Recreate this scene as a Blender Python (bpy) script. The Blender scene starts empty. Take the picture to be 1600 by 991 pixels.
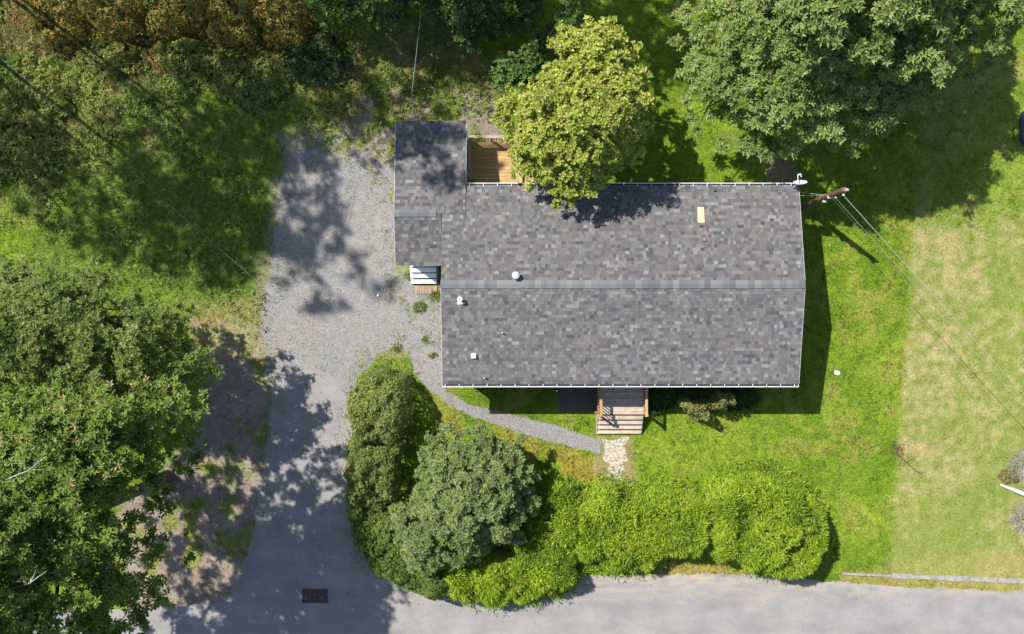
import bpy, math, random
import numpy as np
from mathutils import Vector

random.seed(7)
RNG = np.random.default_rng(11)
sc = bpy.context.scene

# ------------------------------------------------------------------ camera, world, sun, exposure
CAM_H = 46.0            # metres above the lawn, looking straight down
FPX = 1509.0            # focal length in photo pixels (photo 1600 x 991)
cam = bpy.data.cameras.new("camera")
cam.sensor_width = 36.0
cam.lens = FPX * 36.0 / 1600.0
cam.clip_end = 2000.0
cam_o = bpy.data.objects.new("camera", cam)
cam_o.location = (0, 0, CAM_H)
sc.collection.objects.link(cam_o)
sc.camera = cam_o

SUN_DIR = Vector((0.80, -0.60, -1.358)).normalized()     # the way the light travels
sun = bpy.data.lights.new("sun", 'SUN')
sun.energy = 4.6
sun.angle = math.radians(0.53)
sun.color = (1.0, 0.955, 0.88)
sun_o = bpy.data.objects.new("sun", sun)
sun_o.rotation_euler = SUN_DIR.to_track_quat('-Z', 'Y').to_euler()
sun_o.location = (-20, 15, 60)
sc.collection.objects.link(sun_o)

world = bpy.data.worlds.new("World")
sc.world = world
world.use_nodes = True
wn = world.node_tree
bg = wn.nodes["Background"]
sky = wn.nodes.new("ShaderNodeTexSky")
sky.sky_type = 'NISHITA'
sky.sun_disc = False
sky.sun_elevation = math.asin(-SUN_DIR.z)
sky.sun_rotation = math.atan2(-0.80, 0.60)
wn.links.new(sky.outputs[0], bg.inputs[0])
bg.inputs[1].default_value = 0.095

sc.view_settings.view_transform = 'Standard'
sc.view_settings.look = 'None'
sc.view_settings.gamma = 1.0
sc.view_settings.exposure = 1.0
sc.view_settings.use_curve_mapping = False

# ------------------------------------------------------------------ helpers
def W(px, py, z=0.0):
    k = (CAM_H - z) / FPX
    return ((px - 800.0) * k, (495.5 - py) * k, z)

def WP(poly, z=0.0):
    return np.array([W(a, b, z)[:2] for a, b in poly])

def link(o, parent=None):
    sc.collection.objects.link(o)
    if parent is not None:
        o.parent = parent
    return o

def tag(o, label=None, cat=None, group=None, kind=None):
    if label: o["label"] = label
    if cat: o["category"] = cat
    if group: o["group"] = group
    if kind: o["kind"] = kind
    return o

def thing(name, label, cat, loc=(0, 0, 0), group=None):
    o = bpy.data.objects.new(name, None)
    o.location = loc
    o.empty_display_size = 0.2
    link(o)
    return tag(o, label, cat, group)

def np_mesh(name, V, F, mat, col=None, smooth=False):
    V = np.asarray(V, dtype=np.float32); F = np.asarray(F, dtype=np.int32)
    k = F.shape[1]
    me = bpy.data.meshes.new(name)
    me.vertices.add(len(V)); me.vertices.foreach_set("co", V.ravel())
    me.loops.add(F.size); me.loops.foreach_set("vertex_index", F.ravel())
    me.polygons.add(len(F))
    me.polygons.foreach_set("loop_start", np.arange(0, F.size, k, dtype=np.int32))
    me.polygons.foreach_set("loop_total", np.full(len(F), k, dtype=np.int32))
    me.polygons.foreach_set("use_smooth", np.full(len(F), smooth, dtype=bool))
    if col is not None:
        col = np.asarray(col, dtype=np.float32)
        if col.shape[1] == 3:
            col = np.hstack([col, np.ones((len(col), 1), np.float32)])
        a = me.attributes.new("tint", 'FLOAT_COLOR', 'POINT')
        a.data.foreach_set("color", col.ravel())
    me.update(calc_edges=True)
    if mat: me.materials.append(mat)
    return me

def np_obj(name, V, F, mat, parent=None, col=None, smooth=False):
    return link(bpy.data.objects.new(name, np_mesh(name, V, F, mat, col, smooth)), parent)

class MB:
    """collects boxes / tubes / prisms as polygons"""
    def __init__(s): s.v = []; s.f = []
    def poly(s, pts):
        n = len(s.v); s.v += [tuple(p) for p in pts]; s.f.append(tuple(range(n, n + len(pts)))); return s
    def box(s, x0, x1, y0, y1, z0, z1):
        n = len(s.v)
        s.v += [(x0,y0,z0),(x1,y0,z0),(x1,y1,z0),(x0,y1,z0),(x0,y0,z1),(x1,y0,z1),(x1,y1,z1),(x0,y1,z1)]
        for q in ((0,3,2,1),(4,5,6,7),(0,1,5,4),(1,2,6,5),(2,3,7,6),(3,0,4,7)):
            s.f.append(tuple(n + i for i in q))
        return s
    def hexa(s, b, t):
        n = len(s.v); s.v += [tuple(p) for p in b] + [tuple(p) for p in t]; k = len(b)
        s.f.append(tuple(n + i for i in reversed(range(k)))); s.f.append(tuple(n + k + i for i in range(k)))
        for i in range(k):
            j = (i + 1) % k; s.f.append((n + i, n + j, n + k + j, n + k + i))
        return s
    def tube(s, pts, rad, sides=8, cap=True):
        pts = [Vector(p) for p in pts]
        if not hasattr(rad, '__len__'): rad = [rad] * len(pts)
        n0 = len(s.v); ref = Vector((0.31, 0.87, 0.37))
        for i, p in enumerate(pts):
            d = (pts[min(i+1, len(pts)-1)] - pts[max(i-1, 0)]).normalized()
            a = d.cross(ref)
            if a.length < 1e-3: a = d.cross(Vector((1, 0, 0)))
            a.normalize(); b = d.cross(a)
            for k in range(sides):
                t = 2 * math.pi * k / sides
                s.v.append(tuple(p + (a * math.cos(t) + b * math.sin(t)) * rad[i]))
        for i in range(len(pts) - 1):
            for k in range(sides):
                j = (k + 1) % sides
                s.f.append((n0+i*sides+k, n0+i*sides+j, n0+(i+1)*sides+j, n0+(i+1)*sides+k))
        if cap:
            s.f.append(tuple(n0 + k for k in reversed(range(sides))))
            s.f.append(tuple(n0 + (len(pts)-1)*sides + k for k in range(sides)))
        return s
    def build(s, name, mat, parent=None, smooth=False):
        me = bpy.data.meshes.new(name); me.from_pydata(s.v, [], s.f); me.update()
        if mat: me.materials.append(mat)
        if smooth:
            for p in me.polygons: p.use_smooth = True
        return link(bpy.data.objects.new(name, me), parent)

# ---- noise
def _h(ix, iy, seed):
    v = np.sin(ix * 127.1 + iy * 311.7 + seed * 74.7) * 43758.5453
    return v - np.floor(v)
def vnoise(x, y, scale, seed=0):
    x = np.asarray(x) / scale; y = np.asarray(y) / scale
    ix = np.floor(x); iy = np.floor(y); fx = x - ix; fy = y - iy
    fx = fx*fx*(3-2*fx); fy = fy*fy*(3-2*fy)
    a = _h(ix, iy, seed); b = _h(ix+1, iy, seed); c = _h(ix, iy+1, seed); d = _h(ix+1, iy+1, seed)
    return (a*(1-fx)+b*fx)*(1-fy) + (c*(1-fx)+d*fx)*fy
def fbm(x, y, scale, seed=0, octv=4):
    t = 0; amp = 1; s = 0
    for o in range(octv):
        t = t + vnoise(x, y, scale / 2**o, seed + o*3.3) * amp; s += amp; amp *= 0.55
    return t / s
def sdist(poly, x, y):
    """signed distance to a world-space polygon, positive inside"""
    x = np.asarray(x, float); y = np.asarray(y, float)
    d = np.full(x.shape, 1e9); ins = np.zeros(x.shape, bool); n = len(poly)
    for i in range(n):
        ax, ay = poly[i]; bx, by = poly[(i+1) % n]
        ex, ey = bx-ax, by-ay
        t = np.clip(((x-ax)*ex + (y-ay)*ey) / (ex*ex+ey*ey+1e-12), 0, 1)
        d = np.minimum(d, np.hypot(x-ax-t*ex, y-ay-t*ey))
        c = ((ay > y) != (by > y)) & (x < ex*(y-ay)/(ey if abs(ey) > 1e-9 else 1e-9) + ax)
        ins ^= c
    return np.where(ins, d, -d)
def sstep(a, b, v):
    t = np.clip((v-a)/(b-a), 0, 1); return t*t*(3-2*t)
def mask(poly_px, x, y, soft=0.3, amp=0.5, scale=1.2, seed=0):
    d = sdist(WP(poly_px), x, y) + (fbm(x, y, scale, seed) - 0.5) * 2 * amp
    return sstep(-soft, soft, d)
def norm(a): return a / np.maximum(np.linalg.norm(a, axis=1, keepdims=True), 1e-9)

# ------------------------------------------------------------------ materials
def new_mat(name):
    m = bpy.data.materials.new(name); m.use_nodes = True
    nt = m.node_tree; b = nt.nodes["Principled BSDF"]
    return m, nt, b
def node(nt, t, **kw):
    n = nt.nodes.new(t)
    for k, v in kw.items(): setattr(n, k, v)
    return n
def obj_coord(nt):
    return node(nt, "ShaderNodeTexCoord").outputs["Object"]
def geo_pos(nt):
    return node(nt, "ShaderNodeNewGeometry").outputs["Position"]
def noise_n(nt, vec, scale, detail=4, rough=0.6):
    n = node(nt, "ShaderNodeTexNoise"); n.inputs["Scale"].default_value = scale
    n.inputs["Detail"].default_value = detail; n.inputs["Roughness"].default_value = rough
    nt.links.new(vec, n.inputs["Vector"]); return n
def ramp(nt, fac, stops):
    r = node(nt, "ShaderNodeValToRGB"); e = r.color_ramp.elements
    while len(e) < len(stops): e.new(0.5)
    for i, (p, c) in enumerate(stops):
        e[i].position = p; e[i].color = (*c, 1)
    nt.links.new(fac, r.inputs[0]); return r.outputs[0]
def mixc(nt, a, b, fac, mode='MIX'):
    m = node(nt, "ShaderNodeMix", data_type='RGBA', blend_type=mode)
    for s, v in ((m.inputs[0], fac), (m.inputs[6], a), (m.inputs[7], b)):
        if isinstance(v, (int, float)): s.default_value = v
        elif isinstance(v, tuple): s.default_value = (*v, 1)
        else: nt.links.new(v, s)
    return m.outputs[2]
def bump(nt, b, h, strength=0.5, dist=0.02):
    n = node(nt, "ShaderNodeBump"); n.inputs["Strength"].default_value = strength
    n.inputs["Distance"].default_value = dist
    nt.links.new(h, n.inputs["Height"]); nt.links.new(n.outputs[0], b.inputs["Normal"])

def mat_plain(name, c, rough=0.6, var=0.15, scale=6.0, metal=0.0, spec=0.5):
    m, nt, b = new_mat(name)
    n = noise_n(nt, geo_pos(nt), scale)
    lo = tuple(x*(1-var) for x in c); hi = tuple(min(x*(1+var), 1) for x in c)
    nt.links.new(ramp(nt, n.outputs[0], [(0.3, lo), (0.7, hi)]), b.inputs["Base Color"])
    b.inputs["Roughness"].default_value = rough; b.inputs["Metallic"].default_value = metal
    b.inputs["Specular IOR Level"].default_value = spec
    return m

def mat_leaf(name, rough=0.5, transl=0.28, spec=0.4):
    m, nt, b = new_mat(name)
    a = node(nt, "ShaderNodeAttribute", attribute_name="tint")
    nt.links.new(a.outputs["Color"], b.inputs["Base Color"])
    b.inputs["Roughness"].default_value = rough
    b.inputs["Specular IOR Level"].default_value = spec
    t = node(nt, "ShaderNodeBsdfTranslucent")
    warm = mixc(nt, a.outputs["Color"], (1.25, 1.15, 0.45), 1.0, 'MULTIPLY')
    nt.links.new(warm, t.inputs["Color"])
    mx = node(nt, "ShaderNodeMixShader"); mx.inputs[0].default_value = transl
    nt.links.new(b.outputs[0], mx.inputs[1]); nt.links.new(t.outputs[0], mx.inputs[2])
    nt.links.new(mx.outputs[0], nt.nodes["Material Output"].inputs[0])
    return m
M = {}
M['leaf'] = mat_leaf("leaf_soft", 0.5, 0.30, 0.35)
M['leaf_gloss'] = mat_leaf("leaf_glossy", 0.48, 0.30, 0.25)
M['needle'] = mat_leaf("yew_needle", 0.55, 0.22, 0.3)
M['blade'] = mat_leaf("grass_blade", 0.6, 0.30, 0.25)
M['litter'] = mat_leaf("leaf_litter", 0.75, 0.1, 0.2)

def mat_tint(name, rough, nscale, namt, bstr, bdist, spec=0.3):
    m, nt, b = new_mat(name)
    a = node(nt, "ShaderNodeAttribute", attribute_name="tint")
    p = geo_pos(nt)
    n = noise_n(nt, p, nscale, 6, 0.7)
    f = ramp(nt, n.outputs[0], [(0.28, (1-namt,)*3), (0.72, (1+namt,)*3)])
    nt.links.new(mixc(nt, a.outputs["Color"], f, 1.0, 'MULTIPLY'), b.inputs["Base Color"])
    b.inputs["Roughness"].default_value = rough; b.inputs["Specular IOR Level"].default_value = spec
    bump(nt, b, n.outputs[0], bstr, bdist)
    return m
M['ground'] = mat_tint("lawn_soil", 0.9, 9.0, 0.35, 0.6, 0.05, 0.15)
M['shingle'] = mat_tint("asphalt_shingle", 0.9, 60.0, 0.22, 0.06, 0.004, 0.2)
M['stone'] = mat_tint("gravel_stone", 0.85, 30.0, 0.15, 0.2, 0.01, 0.3)

def mat_ridge():
    m, nt, b = new_mat("ridge_shingle")
    oi = node(nt, "ShaderNodeObjectInfo")
    c = ramp(nt, oi.outputs["Random"], [(0.0, (0.078, 0.082, 0.086)), (0.45, (0.100, 0.107, 0.112)), (0.8, (0.125, 0.132, 0.136)), (1.0, (0.142, 0.147, 0.148))])
    n = noise_n(nt, geo_pos(nt), 55, 5)
    f = ramp(nt, n.outputs[0], [(0.3, (0.82,)*3), (0.7, (1.18,)*3)])
    nt.links.new(mixc(nt, c, f, 1.0, 'MULTIPLY'), b.inputs["Base Color"])
    b.inputs["Roughness"].default_value = 0.9; return m
M['ridge'] = mat_ridge()

def mat_wood(name, lo, hi, grain_axis=0, weather=0.4):
    m, nt, b = new_mat(name)
    oi = node(nt, "ShaderNodeObjectInfo")
    mp = node(nt, "ShaderNodeMapping")
    s = [26, 26, 26]; s[grain_axis] = 1.4
    mp.inputs["Scale"].default_value = s
    nt.links.new(geo_pos(nt), mp.inputs[0])
    n = noise_n(nt, mp.outputs[0], 1.0, 6, 0.65)
    c = ramp(nt, n.outputs[0], [(0.3, lo), (0.7, hi)])
    n2 = noise_n(nt, geo_pos(nt), 2.3, 4)
    w = ramp(nt, n2.outputs[0], [(0.35, (1-weather*0.5,)*3), (0.7, (1.08,)*3)])
    c = mixc(nt, c, w, 1.0, 'MULTIPLY')
    r = ramp(nt, oi.outputs["Random"], [(0.0, (0.8, 0.8, 0.8)), (1.0, (1.15, 1.13, 1.1))])
    c = mixc(nt, c, r, 1.0, 'MULTIPLY')
    nt.links.new(c, b.inputs["Base Color"]); b.inputs["Roughness"].default_value = 0.8
    b.inputs["Specular IOR Level"].default_value = 0.25
    bump(nt, b, n.outputs[0], 0.3, 0.01)
    return m
M['deck_wood'] = mat_wood("deck_wood", (0.30, 0.195, 0.085), (0.44, 0.31, 0.15))
M['porch_wood'] = mat_wood("porch_wood", (0.34, 0.28, 0.215), (0.46, 0.385, 0.30))
M['rail_wood'] = mat_wood("rail_wood", (0.32, 0.18, 0.09), (0.44, 0.27, 0.14), 1)
M['pale_rail'] = mat_wood("pale_rail_wood", (0.30, 0.25, 0.16), (0.42, 0.36, 0.25), 1)
M['pad_wood'] = mat_wood("pad_wood", (0.22, 0.16, 0.11), (0.36, 0.28, 0.20), 1)
M['bark'] = mat_wood("bark", (0.045, 0.035, 0.027), (0.12, 0.095, 0.075), 2)
M['twig'] = mat_plain("brown_twig", (0.07, 0.05, 0.035), 0.85, 0.3, 20)
M['deadwood'] = mat_plain("weathered_grey_wood", (0.31, 0.29, 0.27), 0.8, 0.3, 12)
M['pole'] = mat_wood("pole_wood", (0.085, 0.045, 0.026), (0.19, 0.115, 0.075), 2)
M['white'] = mat_plain("white_paint", (0.66, 0.66, 0.65), 0.45, 0.05, 8)
M['step_paint'] = mat_plain("white_step_paint", (0.68, 0.70, 0.72), 0.55, 0.10, 9)
M['felt'] = mat_plain("grey_roof_edge", (0.085, 0.085, 0.088), 0.85, 0.15, 12)
M['rake'] = mat_plain("grey_drip_edge", (0.36, 0.37, 0.37), 0.6, 0.1, 8)
M['siding'] = mat_plain("pale_siding", (0.50, 0.55, 0.58), 0.6, 0.06, 3)
M['paleblue'] = mat_plain("pale_blue_grey_metal", (0.33, 0.43, 0.46), 0.5, 0.12, 10)
M['dark'] = mat_plain("near_black", (0.02, 0.022, 0.026), 0.6, 0.25, 20)
M['foundation'] = mat_plain("grey_skirting", (0.25, 0.25, 0.25), 0.8, 0.2, 5)
M['galv'] = mat_plain("galvanised_metal", (0.52, 0.56, 0.56), 0.42, 0.12, 14, 0.35)
M['dish'] = mat_plain("grey_dish_paint", (0.50, 0.51, 0.52), 0.45, 0.08, 8)
M['cable'] = mat_plain("pale_cable", (0.24, 0.24, 0.23), 0.5, 0.2, 10)
M['cable_dark'] = mat_plain("dark_cable", (0.10, 0.10, 0.10), 0.5, 0.2, 10)
M['glass'] = mat_plain("insulator_glass", (0.30, 0.38, 0.33), 0.2, 0.1, 10)
M['board'] = mat_wood("tan_plywood", (0.48, 0.36, 0.20), (0.60, 0.47, 0.29), 1, 0.3)
M['brick'] = mat_plain("red_brick", (0.24, 0.10, 0.075), 0.85, 0.25, 30)
M['iron'] = mat_plain("rusty_iron", (0.12, 0.075, 0.07), 0.75, 0.4, 25, 0.2)
M['void'] = mat_plain("drain_pit", (0.01, 0.01, 0.012), 0.9, 0.2, 10)
M['concrete'] = mat_plain("kerb_concrete", (0.215, 0.205, 0.18), 0.85, 0.28, 5)
M['whitestone'] = mat_plain("white_stone", (0.75, 0.74, 0.70), 0.7, 0.12, 14)
M['tarp'] = mat_plain("dark_blue_cover", (0.035, 0.045, 0.065), 0.5, 0.3, 5)
M['mixed_soil'] = mat_plain("pale_edging", (0.30, 0.25, 0.21), 0.85, 0.3, 8)

def mat_gravel():
    m, nt, b = new_mat("gravel")
    p = geo_pos(nt)
    v = node(nt, "ShaderNodeTexVoronoi"); v.inputs["Scale"].default_value = 36; nt.links.new(p, v.inputs["Vector"])
    g = node(nt, "ShaderNodeRGBToBW"); nt.links.new(v.outputs["Color"], g.inputs[0])
    c = ramp(nt, g.outputs[0], [(0.12, (0.155, 0.151, 0.149)), (0.45, (0.215, 0.211, 0.208)), (0.8, (0.258, 0.253, 0.249)), (0.95, (0.31, 0.30, 0.29))])
    n = noise_n(nt, p, 0.55, 6, 0.65)
    t = ramp(nt, n.outputs[0], [(0.30, (1.02, 0.92, 0.82)), (0.5, (1, 0.985, 0.97)), (0.68, (0.88, 0.92, 0.96))])
    c = mixc(nt, c, t, 1.0, 'MULTIPLY')
    n3 = noise_n(nt, p, 2.6, 5, 0.7)
    t3 = ramp(nt, n3.outputs[0], [(0.3, (0.82, 0.81, 0.80)), (0.65, (1.07, 1.07, 1.07))])
    c = mixc(nt, c, t3, 1.0, 'MULTIPLY')
    nt.links.new(c, b.inputs["Base Color"]); b.inputs["Roughness"].default_value = 0.9
    b.inputs["Specular IOR Level"].default_value = 0.2
    bump(nt, b, v.outputs["Distance"], 0.8, 0.03); return m
M['gravel'] = mat_gravel()
def mat_asphalt(grit=1.0):
    m, nt, b = new_mat("asphalt")
    p = geo_pos(nt)
    n = noise_n(nt, p, 45, 5, 0.75)
    c = ramp(nt, n.outputs[0], [(0.25, (0.165, 0.160, 0.158)), (0.75, (0.255, 0.247, 0.243))])
    n2 = noise_n(nt, p, 0.7, 6, 0.6)
    c = mixc(nt, c, ramp(nt, n2.outputs[0], [(0.32, (0.84, 0.84, 0.85)), (0.68, (1.10, 1.08, 1.06))]), 1.0, 'MULTIPLY')
    mp = node(nt, "ShaderNodeMapping"); mp.inputs["Scale"].default_value = (0.5, 1.3, 1); nt.links.new(p, mp.inputs[0])
    n4 = noise_n(nt, mp.outputs[0], 1.0, 5, 0.65)
    c = mixc(nt, c, ramp(nt, n4.outputs[0], [(0.32, (0.88, 0.87, 0.86)), (0.62, (1.04, 1.04, 1.04))]), 1.0, 'MULTIPLY')
    # sandy grit washed along the road's upper edge
    sx = node(nt, "ShaderNodeSeparateXYZ"); nt.links.new(p, sx.inputs[0])
    mr = node(nt, "ShaderNodeMapRange"); mr.inputs[1].default_value = -13.75; mr.inputs[2].default_value = -12.7
    nt.links.new(sx.outputs[1], mr.inputs[0])
    mp5 = node(nt, "ShaderNodeMapping"); mp5.inputs["Scale"].default_value = (0.8, 2.4, 1); nt.links.new(p, mp5.inputs[0])
    n5 = noise_n(nt, mp5.outputs[0], 1.0, 6, 0.7)
    g5 = node(nt, "ShaderNodeMath", operation='MULTIPLY'); nt.links.new(mr.outputs[0], g5.inputs[0])
    nt.links.new(ramp(nt, n5.outputs[0], [(0.42, (0, 0, 0)), (0.62, (1, 1, 1))]), g5.inputs[1])
    c = mixc(nt, c, (0.30, 0.255, 0.205), g5.outputs[0]) if grit else c
    # hairline cracks
    v = node(nt, "ShaderNodeTexVoronoi", feature='DISTANCE_TO_EDGE'); v.inputs["Scale"].default_value = 0.42
    nd = noise_n(nt, p, 1.6, 4)
    va = node(nt, "ShaderNodeVectorMath", operation='MULTIPLY_ADD'); va.inputs[1].default_value = (0.9, 0.9, 0.9)
    nt.links.new(nd.outputs["Color"], va.inputs[0]); nt.links.new(p, va.inputs[2]); nt.links.new(va.outputs[0], v.inputs["Vector"])
    cr = ramp(nt, v.outputs["Distance"], [(0.0, (0.62, 0.62, 0.62)), (0.014, (1, 1, 1))])
    c = mixc(nt, c, cr, 0.28, 'MULTIPLY')
    nt.links.new(c, b.inputs["Base Color"]); b.inputs["Roughness"].default_value = 0.88
    b.inputs["Specular IOR Level"].default_value = 0.25
    bump(nt, b, n.outputs[0], 0.4, 0.012); return m
M['asphalt'] = mat_asphalt()
M['apron'] = mat_asphalt(0)
def mat_path():
    m, nt, b = new_mat("broken_concrete")
    p = geo_pos(nt)
    n = noise_n(nt, p, 9.0, 8, 0.78)
    c = ramp(nt, n.outputs[0], [(0.36, (0.18, 0.145, 0.075)), (0.50, (0.29, 0.25, 0.185)), (0.60, (0.46, 0.45, 0.435))])
    nt.links.new(c, b.inputs["Base Color"]); b.inputs["Roughness"].default_value = 0.9
    bump(nt, b, n.outputs[0], 0.5, 0.03); return m
M['path'] = mat_path()

# ------------------------------------------------------------------ ground cover as data
DRIVE = [(455,238),(520,232),(575,240),(612,262),(616,330),(612,415),(640,425),(650,452),(694,460),(700,600),(668,590),(650,560),(622,540),(598,548),(566,580),(548,630),(542,700),(545,770),(552,840),(580,888),(640,922),(690,935),(690,975),(230,985),(300,962),(360,930),(388,850),(402,760),(418,680),(420,600),(411,520),(414,450),(428,370),(440,300)]
APRON = [(430,600),(480,575),(540,590),(548,640),(542,700),(545,770),(552,840),(580,888),(640,922),(690,935),(690,972),(300,978),(360,930),(392,850),(408,760),(424,680),(426,620)]
WALK = [(640,545),(690,560),(697,612),(735,632),(800,648),(870,664),(938,688),(938,709),(905,702),(850,688),(790,668),(735,650),(700,632),(668,606),(645,580)]
PATH = [(944,686),(980,684),(980,712),(974,728),(977,768),(942,768),(952,735),(944,712)]
PATHSOIL = [(930,680),(988,680),(996,770),(928,770)]
ROADTOP = [(-900,958),(0,958),(230,950),(400,938),(560,938),(690,930),(740,915),(900,900),(1000,898),(1100,896),(1200,899),(1300,908),(1420,917),(1600,924),(2600,940)]
DIRT_L = [(300,500),(400,500),(412,560),(420,640),(415,720),(405,800),(390,880),(340,960),(200,960),(180,800),(290,700),(310,600)]
MULCH = [(868,600),(936,600),(936,644),(905,645),(872,640)]
BACK = [(455,60),(700,40),(780,120),(790,210),(740,220),(620,190),(616,260),(560,240),(470,240),(480,140)]
BACKDIRT = [(560,150),(640,130),(770,140),(800,190),(790,240),(600,230),(560,210)]
DRY = [(1440,160),(1640,40),(1640,930),(1390,900),(1398,760),(1412,600),(1420,480)]
PALE = [(1330,905),(1400,880),(1640,850),(1640,915),(1330,912)]
FRONT_Y = [(700,660),(800,690),(930,715),(940,760),(840,760),(760,700)]
BRUSH = [(-200,-60),(500,-60),(490,90),(300,120),(0,80),(-200,120)]
WEEDS = [(-200,70),(280,60),(300,180),(240,250),(140,260),(60,330),(-200,330)]
VERGE = [(1000,880),(1120,880),(1180,905),(1100,905),(1000,902)]
HOUSE = [(690,284),(1250,284),(1248,600),(692,600)]
OAKDIRT = [(1120,205),(1150,222),(1182,248),(1200,288),(1258,288),(1242,252),(1190,235)]
LAWN_TL = [(280,150),(470,120),(470,420),(400,500),(250,480),(60,430),(80,330),(200,260)]
GRASS_TRI = [(598,545),(625,530),(660,575),(700,640),(640,680),(560,660),(556,600)]

def cover(x, y):
    """base colour of the ground, grass density and blade height at world x, y"""
    n1 = fbm(x, y, 3.2, 1); n2 = fbm(x, y, 0.9, 5); n3 = fbm(x, y, 0.28, 9, 3); n4 = fbm(x, y, 6.5, 13, 3)
    L = lambda r, g, b: np.array([r, g, b])[None, :]
    def mx(a, b, t): return a + (b - a) * np.clip(t, 0, 1)[:, None]
    c = mx(L(.084, .152, .008), L(.140, .200, .013), sstep(.3, .7, n1*.5 + n2*.5))
    c = mx(c, L(.165, .178, .030), sstep(.50, .72, n2*.6 + n4*.4))
    dens = np.full(x.shape, 1.0); hgt = np.full(x.shape, 1.0)
    # dry neighbouring lawn
    m = mask(DRY, x, y, .22, .08, .6, 3)*(.25 + .75*sstep(W(0, 270)[1], W(0, 430)[1], y))
    straw = mx(L(.150, .182, .034), L(.245, .208, .098), sstep(.42, .72, n2*.18 + n4*.37 + n3*.45))
    straw = mx(straw, L(.125, .165, .028), sstep(.52, .75, fbm(x, y, 2.6, 31))*.7)
    c = mx(c, straw, m); dens = dens*(1-m) + m*(.62 - .3*sstep(.45, .62, n2)); hgt = hgt*(1-.45*m)
    m = mask(PALE, x, y, .5, .5, 1.0, 4); c = mx(c, L(.21, .19, .06), m*.7)
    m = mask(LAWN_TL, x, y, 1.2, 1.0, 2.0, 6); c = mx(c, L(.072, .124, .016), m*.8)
    m = mask(WEEDS, x, y, 1.0, 1.2, 1.5, 8); c = mx(c, mx(L(.10, .16, .022), L(.20, .20, .055), sstep(.45, .65, n2)), m); hgt = hgt + m*1.2
    m = mask(BRUSH, x, y, .8, 1.0, 1.6, 10); c = mx(c, L(.10, .075, .03), m*.8); hgt = hgt + m*.5
    m = mask(BACK, x, y, 1.0, 1.1, 1.4, 12); c = mx(c, mx(L(.095, .125, .022), L(.175, .155, .05), sstep(.42, .6, n2)), m)
    m = mask(BACKDIRT, x, y, .5, .9, 1.1, 14); md = m*sstep(.40, .56, n2); c = mx(c, L(.17, .145, .115), md); dens *= 1-.85*md
    m = mask(OAKDIRT, x, y, .4, .5, .8, 15); c = mx(c, L(.15, .115, .075), m*.9); dens *= 1-.8*m
    m = mask(FRONT_Y, x, y, .5, .6, 1.0, 16); c = mx(c, L(.205, .170, .026), m*sstep(.35, .6, n2)*.9)
    m = mask(DIRT_L, x, y, .35, .5, .9, 18); mm = m*(1-.8*sstep(.56, .66, n2))
    c = mx(c, mx(L(.15, .118, .092), L(.225, .185, .15), n3), mm); dens *= 1-.93*mm
    m = mask([(300,470),(410,470),(412,545),(310,560)], x, y, .4, .5, 1, 19); c = mx(c, L(.20, .175, .07), m*.7)
    m = mask(PATHSOIL, x, y, .25, .35, .5, 52); c = mx(c, L(.215, .175, .085), m*.85); dens *= 1-.45*m
    m = mask(MULCH, x, y, .12, .12, .5, 20); c = mx(c, L(.088, .078, .070), m); dens *= 1-m
    m = mask(VERGE, x, y, .25, .3, .6, 22); c = mx(c, L(.225, .175, .05), m*.85)
    ry = np.interp(x, WP(ROADTOP)[:, 0], WP(ROADTOP)[:, 1])
    m = (x > W(1310, 0)[0]) * sstep(.75, .25, y - ry); c = mx(c, L(.215, .185, .055), m*.7)
    e = sdist(WP(DRIVE), x, y); m = sstep(-.9, -.05, e + (n2-.5)*1.2)*sstep(.4, .2, e)
    m = m*(.15 + .85*(y > W(0, 560)[1])); c = mx(c, L(.19, .165, .105), m*.65); dens *= 1-.5*m
    m = mask([(430,205),(640,205),(640,310),(600,420),(560,300),(440,310)], x, y, .6, .8, 1.0, 33)*sstep(.42, .56, fbm(x, y, .8, 34)); c = mx(c, L(.185, .172, .152), m*.9); dens *= 1-.8*m
    c = c * (0.80 + 0.40*n3)[:, None]
    return np.clip(c, .008, 1), dens, hgt

def ground():
    xs = np.concatenate([[-420, -200, -100, -60, -40, -32], np.arange(-27, 27.01, 0.13), [32, 40, 60, 100, 200, 420]])
    ys = np.concatenate([[-420, -200, -100, -60, -35, -24], np.arange(-18, 18.01, 0.13), [24, 35, 60, 100, 200, 420]])
    X, Y = np.meshgrid(xs, ys); x = X.ravel(); y = Y.ravel()
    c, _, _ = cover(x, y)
    far = (np.abs(x) > 27.2) | (np.abs(y) > 18.2)
    c[far] = (.085, .125, .018)
    V = np.stack([x, y, np.zeros_like(x)], 1)
    nx, ny = len(xs), len(ys)
    i = np.arange(nx-1)[None, :] + np.arange(ny-1)[:, None]*nx; i = i.ravel()
    F = np.stack([i, i+1, i+nx+1, i+nx], 1)
    o = np_obj("ground", V, F, M['ground'], None, c); o["kind"] = "structure"
ground()

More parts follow.
